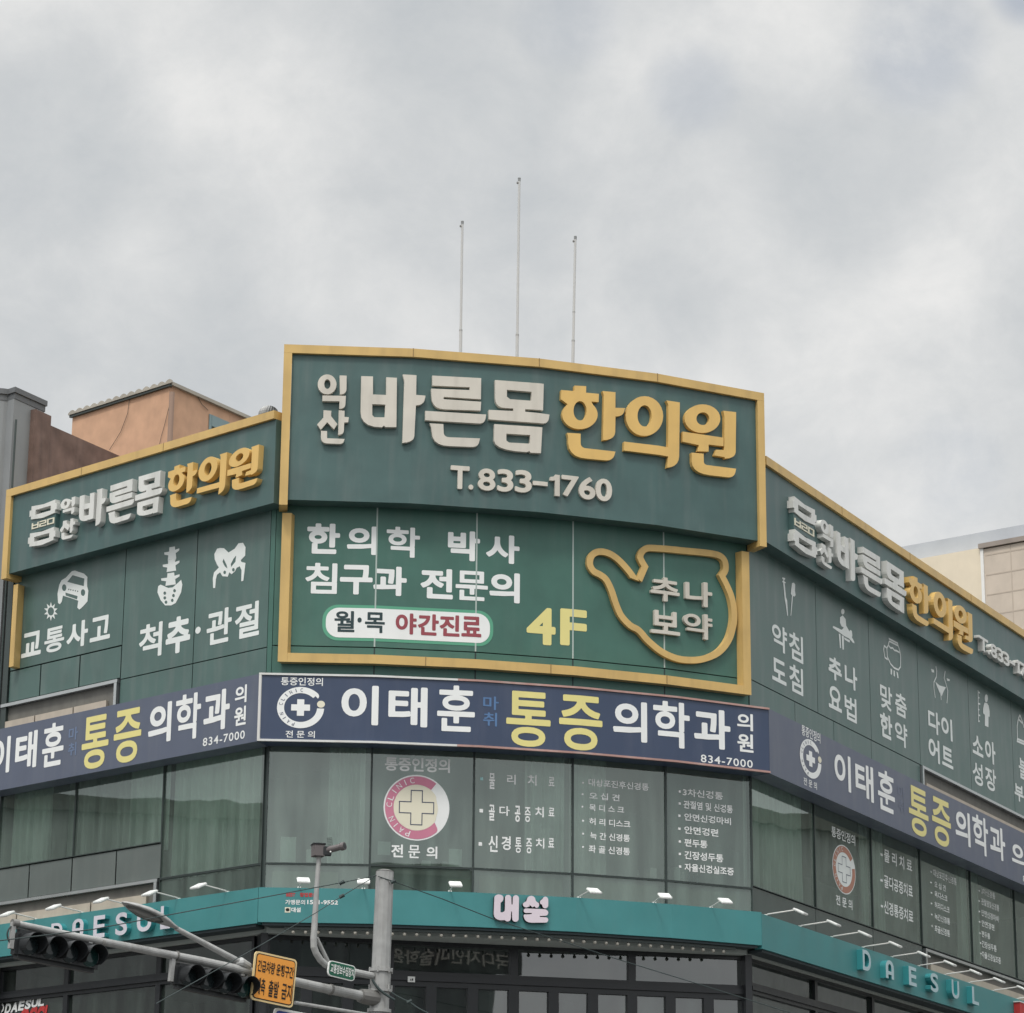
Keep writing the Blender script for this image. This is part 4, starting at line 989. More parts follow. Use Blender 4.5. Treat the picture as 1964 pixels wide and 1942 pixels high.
# ------------------------------------------------------------------ navy clinic fascia signs
BD = .36
def items_center():
    it = []
    for s, w_, xl, xr, yt, yb, m in (('이','F',642,903,1302,1580,0),('태','F',973,1248,1312,1592,0),('훈','F',1317,1582,1302,1626,0),
            ('통','G',40,352,1345,1733,1),('증','G',412,717,1372,1758,1),('의','G',792,1032,1412,1695,0),('학','G',1075,1332,1415,1738,0),('과','G',1362,1618,1468,1745,0),
            ('마','F',1640,1750,1378,1473,2),('취','F',1640,1738,1492,1588,2),('의','G',1665,1777,1498,1618,3),('원','G',1667,1780,1642,1770,3)):
        it.append((s, rect_px(WALL, w_, xl, xr, yt, yb, BD, CS), m))
    return it
CI = items_center()
c_tae, c_gwa, c_i = CI[1][1][0], CI[7][1][1], CI[0][1][0]
def emblem(th, u0, z0, r, d, fr, scale=1.0):
    """clinic ring with a dot, a cross and the words round it"""
    ring = [(u0+r*math.cos(R(a)), z0+r*math.sin(R(a))) for a in range(40, 360, 6)]
    def arcband(a0, a1, r1, r2):
        n = 44
        return [(u0+r1*math.cos(R(a0+(a1-a0)*i/n))*scale, z0+r1*math.sin(R(a0+(a1-a0)*i/n))) for i in range(n+1)]+[(u0+r2*math.cos(R(a1+(a0-a1)*i/n))*scale, z0+r2*math.sin(R(a1+(a0-a1)*i/n))) for i in range(n+1)]
    bm = B(); stamp(bm, flat_poly([arcband(42, 358, r, r*.70)]), WALL, d); stamp(bm, flat_poly([[(u0+x*scale, z0+y) for x, y in [(r*.84*math.cos(R(42))+r*.15*math.cos(R(a)), r*.84*math.sin(R(42))+r*.15*math.sin(R(a))) for a in range(-48, 133, 20)]]]), WALL, d+.001)
    obj('ring', bm, M_WHITEL, th)
    bm = B(); stamp(bm, flat_poly([ell(u0+r*.86*scale, z0+r*.18, r*.17*scale, r*.17, n=16)]), WALL, d); obj('dot', bm, M_CREAMV, th)
    a, b = r*.40, r*.15
    bm = B(); stamp(bm, flat_poly([[(u0+x*scale, z0+y) for x, y in ((-b,a),(b,a),(b,b),(a,b),(a,-b),(b,-b),(b,-a),(-b,-a),(-b,-b),(-a,-b),(-a,b),(-b,b))]]), WALL, d); obj('cross', bm, M_WHITEL, th)
    bm = B(); s = 'PAIN CLINIC'
    for k, ch in enumerate(s):
        if ch == ' ': continue
        a = 250-(250-88)*k/10
        V, F = flat_text(ch, .0); h, wd_ = r*.17, r*.10 if ch != 'I' else r*.03
        ca, sa = math.cos(R(a-90)), math.sin(R(a-90)); cx, cz = u0+r*.85*math.cos(R(a))*scale, z0+r*.85*math.sin(R(a))
        V2 = [(cx+((x-.5)*wd_*ca-(y-.5)*h*sa)*scale, cz+(x-.5)*wd_*sa+(y-.5)*h*ca) for x, y in V]
        stamp(bm, (V2, F), WALL, d+.003)
    obj('lettering', bm, M_NAVYTXT, th)
def rim(th, u0, u1, z0, z1, m, d):
    bm = B(); w_ = .028
    band(bm, WALL, u0, u1, z1-w_, z1, d-.02, d+.022); band(bm, WALL, u0, u1, z0, z0+w_, d-.02, d+.022)
    obj('frame', bm, m, th)
FS1 = thing('fascia_sign', 'navy clinic sign with thin pale rim and round ring emblem across the curved corner', 'sign', WALL.pt(UB/2, 9.73, .2), 'navy clinic signs above the third floor windows')
FS2 = thing('fascia_sign', 'paler navy clinic sign of the left wing, its first white syllable cut off', 'sign', WALL.pt(-3, 9.73, .2), 'navy clinic signs above the third floor windows')
FS3 = thing('fascia_sign', 'paler navy clinic sign on the right wing sloping down beneath the paired white words', 'sign', WALL.pt(UB+6, 9.73, .2), 'navy clinic signs above the third floor windows')
bm = B(); band(bm, WALL, .002, UB-.002, 9.73, 10.70, .01, BD); obj('panel', bm, M_BLUE, FS1)
rim(FS1, .004, 2.6, 9.728, 10.702, M_RIM, BD); rim(FS1, 2.602, UB-.004, 9.728, 10.702, M_RIMR, BD)
bm = B(); band(bm, WALL, .004, .034, 9.757, 10.673, BD-.02, BD+.022); obj('frame', bm, M_RIM, FS1)
bm = B(); band(bm, WALL, -6.0, -.004, 9.725, 10.69, .01, BD); obj('panel', bm, M_BLUES, FS2)
bm = B(); band(bm, WALL, UB+.004, UE-.2, 9.725, 10.695, .01, BD); obj('panel', bm, M_BLUES, FS3)
BM_ = (M_WHITEL, M_YEL, M_STEELB, M_WHITEL); bw = (.036, .034, .02, .03)
l0, _ = WALL.inv(*px('B', 103, 1220), BD, LS); l1, _ = WALL.inv(*px('B', 1503, 950), BD, LS)
r0, _ = WALL.inv(*px('N', 590, 600), BD, RS); r1, _ = WALL.inv(*px('N', 1795, 1130), BD, RS)
def mapL(u): return l0+(u-c_tae)*(l1-l0)/(c_gwa-c_tae)
def mapR(u): return r0+(u-c_i)*(r1-r0)/(c_gwa-c_i)
for s, rc, k in CI:
    add_text(FS1, WALL, s, BD+.004, None, BM_[k], rc, bw[k], 'lettering')
    if not (s == '이' and False): add_text(FS2, WALL, s, BD+.004, None, (M_WHITEL, M_YEL, mat('very_faded_blue_vinyl', (.14,.19,.30), .5), M_WHITEL)[k], (mapL(rc[0]), mapL(rc[1]), rc[2], rc[3]), bw[k], 'lettering')
    if k != 3 : add_text(FS3, WALL, s, BD+.004, None, (M_WHITEL, M_YEL, mat('nearly_gone_vinyl', (.135,.155,.215), .5), M_WHITEL)[k], (mapR(rc[0]), mapR(rc[1]), rc[2], rc[3]), bw[k], 'lettering')
u0, _ = WALL.inv(*px('N', 1840, 1150), BD, RS)
add_text(FS3, WALL, '의원', BD+.004, None, M_WHITEL, (u0, u0+1.9, 9.98, 10.45), .026)
add_text(FS1, WALL, '834-7000', BD+.004, None, M_WHITEL, rect_px(WALL, 'G', 1410, 1775, 1808, 1862, BD, CS), .012, space=1.15)
rc = rect_px(WALL, 'B', 1328, 1602, 1118, 1172, BD, LS); add_text(FS2, WALL, '834-7000', BD+.004, None, M_WHITEL, rc, .012, space=1.15)
add_text(FS3, WALL, '834-7000', BD+.004, None, M_WHITEL, (mapR(rect_px(WALL, 'G', 1410, 1775, 1808, 1862, BD, CS)[0])+1.6, mapR(CI[11][1][1])+1.6, 9.79, 9.90), .012)
rc = rect_px(WALL, 'F', 217, 512, 1245, 1302, BD, CS); add_text(FS1, WALL, '통증인정의', BD+.004, None, M_WHITEL, rc, .012)
rc2 = rect_px(WALL, 'F', 249, 455, 1620, 1670, BD, CS); add_text(FS1, WALL, '전 문 의', BD+.004, None, M_WHITEL, rc2, .012)
eu, ez = WALL.inv(*px('F', 355, 1457), BD, CS); er = abs(WALL.inv(*px('F', 355, 1312), BD, CS)[1]-ez)
emblem(FS1, eu, ez, er, BD+.004, 0)
qu, qz = WALL.inv(*px('N', 422, 572), BD, RS); kx = (r1-r0)/(c_gwa-c_i)
emblem(FS3, qu, qz, er, BD+.004, 0, kx)
add_text(FS3, WALL, '통증인정의', BD+.004, None, M_WHITEL, rect_px(WALL, 'N', 358, 490, 360, 432, BD, RS), .012)
add_text(FS3, WALL, '전 문 의', BD+.004, None, M_WHITEL, rect_px(WALL, 'N', 372, 466, 720, 772, BD, RS), .012)

# ------------------------------------------------------------------ lettering and stickers on the third floor windows
GD = .004
def wl(label, loc, group='white lettering stuck on third floor windows'):
    return thing('window_lettering', label, 'window lettering', loc, group)
def lines_text(th, rows, m, w_, segs, wgt=.012, space=1.0):
    for s, xl, xr, yt, yb in rows: add_text(th, WALL, s, GD, None, m, rect_px(WALL, w_, xl, xr, yt, yb, GD, segs), wgt, 'lettering', space)
def bullets(th, pts, m, w_, segs, s=7):
    for x, y in pts: add_text(th, WALL, '■' if s > 9 else '·', GD, None, m, rect_px(WALL, w_, x-s, x+s, y-s, y+s, GD, segs), 0, 'bullet')
def hsq(th, pts, m, w_, segs, s):
    for x, y in pts:
        rc = rect_px(WALL, w_, x-s, x+s, y-s, y+s, GD, segs); bm = B(); band(bm, WALL, rc[0], rc[1], rc[2], rc[3], .001, GD); obj('bullet', bm, m, th)
def sticker(th, cu, cz, r, torn, pink, cream, white, kx=1.0, d=GD):
    e = lambda rr, n=48: [(cu+rr*math.cos(2*math.pi*i/n)*kx, cz+rr*math.sin(2*math.pi*i/n)) for i in range(n)]
    bm = B(); stamp(bm, flat_poly([e(r)]), WALL, d); obj('disc', bm, white, th)
    rp = r*.955
    def cut(pts): return [(min(x, cu+torn*r*kx+(.03*r*math.sin(9*y/r))) if torn else x, y) for x, y in pts]
    a0, a1 = (52, 322) if torn else (38, 372)
    def ab(r1, r2, n=44): return [(cu+r1*math.cos(R(a0+(a1-a0)*i/n))*kx, cz+r1*math.sin(R(a0+(a1-a0)*i/n))) for i in range(n+1)]+[(cu+r2*math.cos(R(a1+(a0-a1)*i/n))*kx, cz+r2*math.sin(R(a1+(a0-a1)*i/n))) for i in range(n+1)]
    bm = B(); stamp(bm, flat_poly([cut(ab(rp, r*.70))]), WALL, d+.003); obj('ring', bm, pink, th)
    bm = B(); stamp(bm, flat_poly([cut(e(r*.695))]), WALL, d+.003); obj('centre', bm, cream, th)
    a, b = r*.52, r*.17
    cr_ = [(cu+x*kx, cz+y) for x, y in ((-b,a),(b,a),(b,b),(a,b),(a,-b),(b,-b),(b,-a),(-b,-a),(-b,-b),(-a,-b),(-a,b),(-b,b))]
    bm = B(); stamp(bm, flat_poly(ribbon(cr_, r*.026)), WALL, d+.006); obj('cross_outline', bm, M_NAVYTXT, th)
    bm = B()
    for k, ch in enumerate('PAIN CLINIC'):
        if ch == ' ': continue
        an = 252-(252-100)*k/10; V, F = flat_text(ch, -.004); h, wd_ = r*.17, (r*.13 if ch != 'I' else r*.025)
        ca, sa = math.cos(R(an-90)), math.sin(R(an-90)); cx, cz_ = cu+r*.83*math.cos(R(an))*kx, cz+r*.83*math.sin(R(an))
        stamp(bm, ([(cx+((x-.5)*wd_*ca-(y-.5)*h*sa)*kx, cz_+(x-.5)*wd_*sa+(y-.5)*h*ca) for x, y in V], F), WALL, d+.006)
    obj('lettering', bm, white, th)
su, sz = WALL.inv(*px('H', 1232, 574), GD, CS); sr = abs(WALL.inv(*px('H', 1232, 331), GD, CS)[1]-sz)
W1 = thing('window_sticker', 'torn round pink and cream clinic sticker with outlined cross on curved corner window', 'sticker', WALL.pt(su, sz, 0), 'round clinic stickers on third floor windows')
sticker(W1, su, sz, sr, .62, M_PINK, M_CREAMV, M_WHITEL)
lines_text(W1, (('통증인정의',998,1480,205,308),), M_WHITEL, 'H', CS, .028); lines_text(W1, (('전',1045,1133,846,942),('문',1172,1258,852,948),('의',1306,1386,862,952)), M_WHITEL, 'H', CS, .03)
W2_ = wl('three big white treatment lines with square bullets, beside the torn pink sticker', WALL.pt(3.6, 9, 0))
hsq(W2_, ((1712,597),(1705,843)), M_WHITEL, 'H', CS, 13); hsq(W2_, ((1715,360),), mat('pale_blue_vinyl', (.32,.55,.55), .5), 'H', CS, 11)
lines_text(W2_, (('물',1770,1814,318,436),('골',1768,1812,552,670),('다',1846,1922,562,634),('신',1766,1834,780,902),('경',1862,1930,785,888)), M_WHITEL, 'H', CS, .022)
lines_text(W2_, (('리',46,108,316,386),('치',193,257,318,394),('료',342,384,334,398),('공',102,141,538,654),('증',172,214,548,654),('치',247,308,546,620),('료',342,384,553,613),
                 ('통',104,149,764,874),('증',182,224,770,878),('치',250,312,770,842),('료',340,382,770,836)), M_WHITEL, 'I', CS, .022)
W3_ = wl('six thin lines of white ailments over curtain, left of the narrow pane joint', WALL.pt(5.0, 9, 0))
lines_text(W3_, (('대상포진후신경통',626,1056,362,414),('오 십 견',632,848,450,498),('목 디 스 크',632,880,535,583),('허 리 디스크',632,925,635,685),('늑 간 신경통',638,922,735,787),('좌 골 신경통',628,922,828,882)), M_WHITEL, 'I', CS, .018)
hsq(W3_, ((588,375),(585,456),(584,545),(588,645),(588,738),(588,832)), M_WHITEL, 'I', CS, 6)
W4_ = wl('seven lines of white ailments on the rightmost curved pane, beginning with a 3', WALL.pt(6.6, 9, 0))
lines_text(W4_, (('3차신경통',1298,1585,428,482),('관절염 및 신경통',1304,1655,518,575),('안면신경마비',1310,1642,608,660),('안면경련',1310,1552,694,748),('편두통',1310,1474,780,835),('긴장성두통',1310,1587,872,930),('자율신경실조증',1310,1662,964,1020)), M_WHITEL, 'I', CS, .022)
hsq(W4_, ((1277,437),(1277,522),(1275,610),(1275,702),(1278,793),(1278,882),(1280,972)), M_WHITEL, 'I', CS, 8)
su, sz = WALL.inv(*px('O', 659, 396), GD, RS); ul_, _ = WALL.inv(*px('O', 574, 370), GD, RS); ur_, _ = WALL.inv(*px('O', 745, 424), GD, RS); sr = abs(WALL.inv(*px('O', 659, 218), GD, RS)[1]-sz)
W5 = thing('window_sticker', 'faded whole round clinic sticker with outlined cross on the right wing window', 'sticker', WALL.pt(su, sz, 0), 'round clinic stickers on third floor windows')
sticker(W5, su, sz, sr*.96, 0, M_FPINK, M_FWHT, M_FWHT, (ur_-ul_)/2/sr)
lines_text(W5, (('통증인정의',570,738,120,194),('전 문 의',602,718,592,662)), M_FWHT, 'O', RS, .02)
W6_ = wl('three faded white treatment lines right of the faded round sticker on right wing', WALL.pt(13.2, 9, 0))
lines_text(W6_, (('물 리 치 료',942,1140,288,378),('골다공증치료',942,1145,470,560),('신경통증치료',942,1148,650,740)), M_FWHT, 'O', RS, .02); hsq(W6_, ((925,290),(925,472),(928,655)), M_FWHT, 'O', RS, 8)
W7_ = wl('six tiny faded lines on right wing glass, between two other tiny lists', WALL.pt(15.5, 9, 0))
lines_text(W7_, (('대상포진후신경통',1290,1455,424,476),('오 십 견',1298,1378,492,535),('목디스크',1300,1390,562,608),('허리디스크',1300,1405,640,688),('늑간신경통',1300,1408,722,768),('좌골신경통',1300,1408,806,856)), M_FWHT, 'O', RS, .02)
hsq(W7_, ((1275,412),(1275,487),(1278,560),(1278,635),(1280,714),(1283,795)), M_FWHT, 'O', RS, 5)
W8_ = wl('seven tiny faded lines on right wing glass, nearest the picture edge', WALL.pt(18, 9, 0))
lines_text(W8_, (('3차신경통',1630,1728,542,588),('관절염및신경통',1630,1756,622,668),('안면신경마비',1630,1752,700,745),('안면경련',1632,1722,768,812),('편두통',1632,1692,838,880),('긴장성두통',1634,1738,915,962),('자율신경실조증',1634,1768,995,1042)), M_FWHT, 'O', RS, .02)
hsq(W8_, ((1615,545),(1616,618),(1616,692),(1618,765),(1620,845),(1625,915),(1628,990)), M_FWHT, 'O', RS, 5)

# ------------------------------------------------------------------ teal shop fascias
TD = .17
TF1 = thing('shop_fascia', 'bright teal shop fascia round the curved corner with fat pinkish white letters', 'shop sign', WALL.pt(UB/2, 7.17, .2), 'teal shop fascias')
TF2 = thing('shop_fascia', 'teal shop fascia of left wing, its raised letters partly behind the signal arm', 'shop sign', WALL.pt(-3, 7.17, .2), 'teal shop fascias')
TF3 = thing('shop_fascia', 'teal shop fascia of right wing with six raised letters sloping down to the right', 'shop sign', WALL.pt(UB+6, 7.17, .2), 'teal shop fascias')
T0, T1 = 7.23, 7.71
bm = B(); band(bm, WALL, .003, UB-.003, T0, T1, .03, TD); obj('panel', bm, M_TEAL, TF1)
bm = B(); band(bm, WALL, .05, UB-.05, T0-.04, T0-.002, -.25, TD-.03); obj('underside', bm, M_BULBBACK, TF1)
bm = B(); band(bm, WALL, -6.3, -.003, T0-.015, T1-.003, .03, TD); obj('panel', bm, M_TEAL, TF2)
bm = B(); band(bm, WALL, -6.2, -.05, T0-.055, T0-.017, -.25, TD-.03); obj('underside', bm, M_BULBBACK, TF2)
bm = B(); band(bm, WALL, UB+.003, UE-.2, T0-.045, T1-.02, .03, TD); obj('panel', bm, M_TEAL, TF3)
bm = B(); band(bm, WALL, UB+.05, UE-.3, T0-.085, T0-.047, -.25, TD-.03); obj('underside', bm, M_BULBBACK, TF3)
def tg(loops, w_='X'):
    return flat_poly([[WALL.inv(*px(w_, x, y), TD+.06, CS) for x, y in L] for L in loops])
dae = [ell(365,430,118,82,180,352,14)+[(486,470)]+rnd((486,470),(410,565),(470,540))+[(408,815)]+rnd((408,822),(525,740),(525,830))+[(530,440)]+ell(610,440,84,82,180,360,10)+[(700,612),(728,612),(735,440)]+ell(815,450,82,82,180,360,10)+[(888,1000)]+ell(804,990,86,82,0,170,10)+[(712,800),(690,800),(682,970)]+ell(595,975,84,90,0,140,10)+[(512,1025)]+rnd((500,1030),(230,860),(236,1050))]
seol1 = [ell(1220,480,110,95,190,350,10)+rnd((1335,500),(1425,580),(1352,545))+ell(1365,620,66,84,-20,150,8)+[(1250,690),(1175,618),(1180,665)]+ell(1090,612,88,80,50,200,10)+rnd((1005,590),(1090,530),(1040,550))]
seol2 = [ell(1595,490,76,84,200,360,10)+[(1672,640)]+ell(1592,630,80,86,0,170,10)+rnd((1510,620),(1450,545),(1445,600))+[(1470,510)]]
seol3 = [[(1075,718),(1560,738)]+ell(1580,830,92,86,-70,80,10)+[(1450,915),(1450,945),(1590,952)]+ell(1595,1022,78,72,-70,90,10)+[(1230,1095)]+rnd((1230,1095),(1020,900),(1030,1090))+[(1030,880),(1180,874),(1238,862),(1234,838),(1080,838)]+ell(1080,778,60,60,90,270,8)]
for L in (dae, seol1, seol2, seol3):
    bm = B(); stamp(bm, tg(L), WALL, TD, TD+.07, side=1); obj('letter', bm, [M_PINKW, M_DARK], TF1)
add_text(TF1, WALL, '가맹문의', TD+.003, None, M_WHITEL, rect_px(WALL, 'S', 222, 712, 455, 575, TD, CS), .02)
add_text(TF1, WALL, '1551-9552', TD+.003, None, M_WHITEL, rect_px(WALL, 'S', 765, 1525, 465, 572, TD, CS), .03)
add_text(TF1, WALL, '대설', TD+.003, None, M_WHITEL, rect_px(WALL, 'S', 372, 605, 645, 762, TD, CS), .03)
rc = rect_px(WALL, 'S', 212, 348, 638, 770, TD, CS); bm = B(); band(bm, WALL, rc[0], rc[1], rc[2], rc[3], TD, TD+.003); obj('badge', bm, M_CREAMV, TF1)
rc = rect_px(WALL, 'S', 282-48, 282+48, 700-40, 700+40, TD, CS); bm = B(); stamp(bm, flat_poly([ell((rc[0]+rc[1])/2, (rc[2]+rc[3])/2, (rc[1]-rc[0])/2, (rc[3]-rc[2])/2)]), WALL, TD+.006); obj('badge_dot', bm, M_BLK, TF1)
add_text(TF1, WALL, 'BEST', TD+.003, None, M_RED, rect_px(WALL, 'S', 245, 470, 285, 375, TD, CS), .03); add_text(TF1, WALL, '창업문의', TD+.003, None, M_RED, rect_px(WALL, 'S', 580, 1000, 280, 385, TD, CS), .04)
def arch_A():
    o = [(.0,0),(.0,.60)]+[(.5-.5*math.cos(R(a)), .60+.40*math.sin(R(a))) for a in range(0, 181, 15)]+[(1,0),(.70,0),(.70,.22),(.30,.22),(.30,0)]
    h = [(.30,.40),(.30,.62)]+[(.5-.2*math.cos(R(a)), .62+.18*math.sin(R(a))) for a in range(0, 181, 20)]+[(.70,.40)]
    return flat_poly([o, h])
AA = arch_A()
def blk(ch): return AA if ch == 'A' else flat_text(ch, .035, 1, .75)
for ch, xl, xr, yt, yb in (('D',338,412,1000,1092),('A',478,552,972,1075),('E',618,694,950,1096),('S',764,842,930,1080),('U',906,1002,905,1056),('L',1062,1128,885,1038)):
    bm = B(); stamp(bm, blk(ch), LW, TD, TD+.09, rect_px(LW, 'C', xl, xr, yt, yb, TD+.09, [0]), side=1); obj('letter', bm, [M_LILAC, M_TEALS], TF2)
for ch, xl, xr, yt, yb in (('D',792,850,968,1112),('A',955,1012,1038,1168),('E',1118,1172,1085,1218),('S',1272,1326,1130,1262),('U',1422,1474,1180,1308),('L',1566,1612,1228,1350)):
    bm = B(); stamp(bm, blk(ch), RW, TD, TD+.10, rect_px(RW, 'O', xl, xr, yt, yb, TD+.10, [0]), side=1); obj('letter', bm, [mat('pale_blue_acrylic', (.42,.56,.60), .35), M_TEALS], TF3)

# red projecting box sign at the far right
WIN['R'] = (1780,1800,184/1932)
ru, rz = WALL.inv(*px('R', 1845, 1275), TD+.12, RS)
RS_ = thing('box_sign', 'red box sign fixed low on the right teal fascia at the picture corner', 'sign', WALL.pt(ru+.6, 6.4, TD))
bm = B(); band(bm, WALL, ru, ru+1.3, 6.35, rz, TD+.002, TD+.12); obj('panel', bm, M_RED, RS_)
bm = B(); band(bm, WALL, ru-.02, ru+1.32, 6.33, 6.349, TD-.05, TD+.11); band(bm, WALL, ru-.02, ru+1.32, rz+.001, rz+.02, TD+.002, TD+.13); obj('frame', bm, M_WHT, RS_)

# ------------------------------------------------------------------ lamps above the teal fascias (one built, the rest copied)
def copy_tree(o, parent=None):
    c = o.copy(); COL.objects.link(c); c.parent = parent
    for ch in list(o.children): copy_tree(ch, c)
    return c
LAMP = thing('sign_light', 'x', 'sign light', (0, 0, 0), 'white arm lights above the teal fascias')
bm = B(); tube(bm, [(0, 0, -.03), (0, -.03, .0), (0, -.46, .035)], .010, 8); obj('arm', bm, M_WHITEP, LAMP, local=True)
bm = B(); box(bm, (0, .0, -.03), .05, .03, .06); obj('bracket', bm, M_WHITEP, LAMP, local=True)
bm = B(); vs = box(bm, (0, 0, 0), .175, .19, .032); 
bmesh.ops.bevel(bm, geom=bm.edges[:], offset=.009, segments=2, affect='EDGES')
bmesh.ops.transform(bm, matrix=Matrix.Translation((0, -.545, .005)) @ Matrix.Rotation(R(26), 4, 'X'), verts=bm.verts); hd = obj('lamp_head', bm, M_LAMPW, LAMP, local=True)
bm = B(); box(bm, (0, 0, 0), .14, .15, .004); bmesh.ops.transform(bm, matrix=Matrix.Translation((0, -.537, -.0125)) @ Matrix.Rotation(R(26), 4, 'X'), verts=bm.verts); obj('diffuser', bm, M_PAPER, hd, local=True)
lamps = []
for x, y in ((85,960),(398,915),(720,868),(1050,822),(1380,768)): lamps.append(('C', x, y, LS))
for w_, x, y in (('J',283,182),('J',848,187),('J',1530,217),('K',655,268),('K',1220,300),('K',1670,346)): lamps.append((w_, x, y, CS))
for x, y in ((110,718),(350,793),(575,865),(795,937),(1000,1003),(1190,1065),(1375,1128),(1545,1182),(1715,1240),(1885,1290)): lamps.append(('O', x, y, RS))
# where along the fascia each lamp is fixed: left and centre lamps are read at their heads, right ones at their feet
llab = ['white arm light at the left edge, above the tip of the signal arm', 'white arm light above the hidden first raised letter, left wing', 'white arm light just left of the street lamp head',
        'white arm light right above the street lamp neck, left wing', 'white arm light on left wing closest to the curved corner',
        'white arm light above the small phone number on the curved fascia', 'white arm light directly left of the thick signal pole', 'white arm light right of the signal pole, left of the fat letters',
        'white arm light first to the right of the fat letters', 'white arm light second to the right of the fat letters', 'white arm light at right end of the curved fascia']
rl = ['first', 'second', 'third', 'fourth', 'fifth', 'sixth', 'seventh', 'eighth', 'ninth', 'tenth']
llab += ['white arm light, %s from the corner along the right wing' % s for s in rl]
for k, (w_, x, y, sg) in enumerate(lamps):
    o = LAMP if k == 0 else copy_tree(LAMP)
    zf = T1-.03 if sg != LS else T1-.035
    if sg == RS: zf = T1-.05
    if sg == RS: u, _ = WALL.inv(*px(w_, x, y), TD-.02, sg)
    else: u, _ = WALL.inv(*px(w_, x, y), TD+.52, sg)
    p = WALL.pt(u, zf+.05, TD-.03); n = WALL.nrm(u)
    o.location = p; o.rotation_euler = (0, 0, math.atan2(n.x, -n.y)); o['label'] = llab[k]
    tilt = {5: -.5, 9: .6, 10: .7}.get(k, 0)
    if tilt: o.rotation_euler.z -= tilt*.25
# festoon of bulbs under the curved fascia
BS = thing('bulb_string', 'row of small round bulbs hanging under the curved teal fascia', 'string lights', WALL.pt(UB/2, 7.05, .3))
bm = B(); band(bm, CX, .30, UB-.35, 7.145, 7.185, .06, .095); obj('rail', bm, M_FRAME, BS)
bulb = None
nb_ = 38
for k in range(nb_):
    u = .42+(UB-.42-.55)*k/(nb_-1); p = CX.pt(u, 7.11, .078)
    if bulb is None:
        bm = B(); bmesh.ops.create_uvsphere(bm, u_segments=12, v_segments=8, radius=.026); bulb = obj('bulb', bm, M_BULB, BS, smooth=True, local=True)
        bm = B(); tube(bm, [(0, 0, .015), (0, 0, .036)], .014, 8); obj('bulb_cap', bm, M_BLACK, bulb, local=True); b_ = bulb
    else:
        b_ = copy_tree(bulb, BS)
    b_.location = p-base_of(BS)

# ------------------------------------------------------------------ flagpoles
FY = 41.6
def flagpole(b, t, label, clamp=None):
    pb, pt_ = at_depth(*b, FY), at_depth(*t, FY); dv = (pt_-pb).normalized(); foot = pb-dv*((pb.z-14.3)/dv.z)
    th = thing('flagpole', label, 'flagpole', foot, 'three bare white flagpoles behind the centre roof sign')
    sl = pb+dv*.33
    bm = B(); tube(bm, [foot, sl], .0245, 16); obj('sleeve', bm, M_POLEW, th)
    bm = B(); tube(bm, [sl, pt_-dv*.04], .0195, 16); obj('pole', bm, M_POLEW, th)
    bm = B(); bmesh.ops.create_uvsphere(bm, u_segments=16, v_segments=10, radius=.024); bmesh.ops.translate(bm, verts=bm.verts, vec=pt_-dv*.008); tube(bm, [pt_-dv*.05, pt_-dv*.02], .022, 14); obj('finial', bm, M_GREYCOL, th)
    bm = B(); c = pt_-dv*.085+Vector((-.028, -.01, 0)); bmesh.ops.create_cone(bm, cap_ends=True, segments=14, radius1=.014, radius2=.014, depth=.03, matrix=Matrix.Translation(c) @ Matrix.Rotation(R(90), 4, 'X')); box(bm, c+Vector((.012, 0, 0)), .022, .012, .012); obj('pulley', bm, M_GALVD, th)
    bm = B(); tube(bm, [sl-dv*.015, sl+dv*.012], .0262, 16)
    obj('collar', bm, M_GALV, th)
    if clamp: bm = B(); c = pb+dv*clamp; tube(bm, [c-dv*.008, c+dv*.008], .022, 14); obj('clamp', bm, M_GALV, th)
flagpole((883.2,672), (886.8,424), 'middle sized white flagpole, leftmost of the three behind the roof sign')
flagpole((991.6,681), (996,341), 'tallest white flagpole, between the two shorter ones')
flagpole((1098.7,692), (1103.5,453), 'shortest white flagpole with a clamp halfway, rightmost of the three', .80)

# ------------------------------------------------------------------ inside the third floor rooms and on its sills
def curtain(u0, u1, z0, z1, d, m, label, seg=None, waves=None):
    th = thing('curtain', label, 'curtain', WALL.pt((u0+u1)/2, z0, d), 'curtains behind the third floor windows')
    n = max(12, int((u1-u0)/.018)); bm = B(); rows = []; ph = random.random()*9
    for k in range(n+1):
        u = u0+(u1-u0)*k/n
        w_ = .045*math.sin(u*34+ph+1.5*math.sin(u*9+ph))+.02*math.sin(u*71)
        rows.append([bm.verts.new(WALL.pt(u, z, d+w_*(.45+.55*(z1-z)/(z1-z0)))) for z in (z1, (z0+z1)/2, z0)])
    for a, b in zip(rows, rows[1:]):
        for j in range(2): bm.faces.new([a[j], b[j], b[j+1], a[j+1]])
    obj('cloth', bm, m, th, smooth=True)
    bm = B(); tube(bm, [WALL.pt(u0, z1+.02, d), WALL.pt(u1, z1+.02, d)], .012, 8); obj('rail', bm, M_CHROME, th)
curtain(-2.10, -.25, 8.09, 10.3, -.22, M_CURT, 'long pale curtain in the last window of left wing before the corner')
curtain(-3.15, -2.25, 8.55, 10.3, -.24, M_CURT, 'short pale curtain left of the tall pane on left wing')
curtain(-5.9, -5.0, 8.55, 10.3, -.24, M_CURT, 'pale curtain at the far left edge of third floor')
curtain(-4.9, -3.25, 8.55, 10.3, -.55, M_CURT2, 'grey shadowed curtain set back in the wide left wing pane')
curtain(.82, 1.38, 8.10, 10.3, -.28, M_CURT, 'pale curtain in first curved pane, behind the camera pole')
curtain(3.75, 4.35, 8.10, 10.3, -.28, M_CURT, 'pale curtain behind the right ends of three big treatment lines')
curtain(4.42, 5.0, 8.10, 10.3, -.28, M_CURT, 'pale curtain behind the list of six ailments')
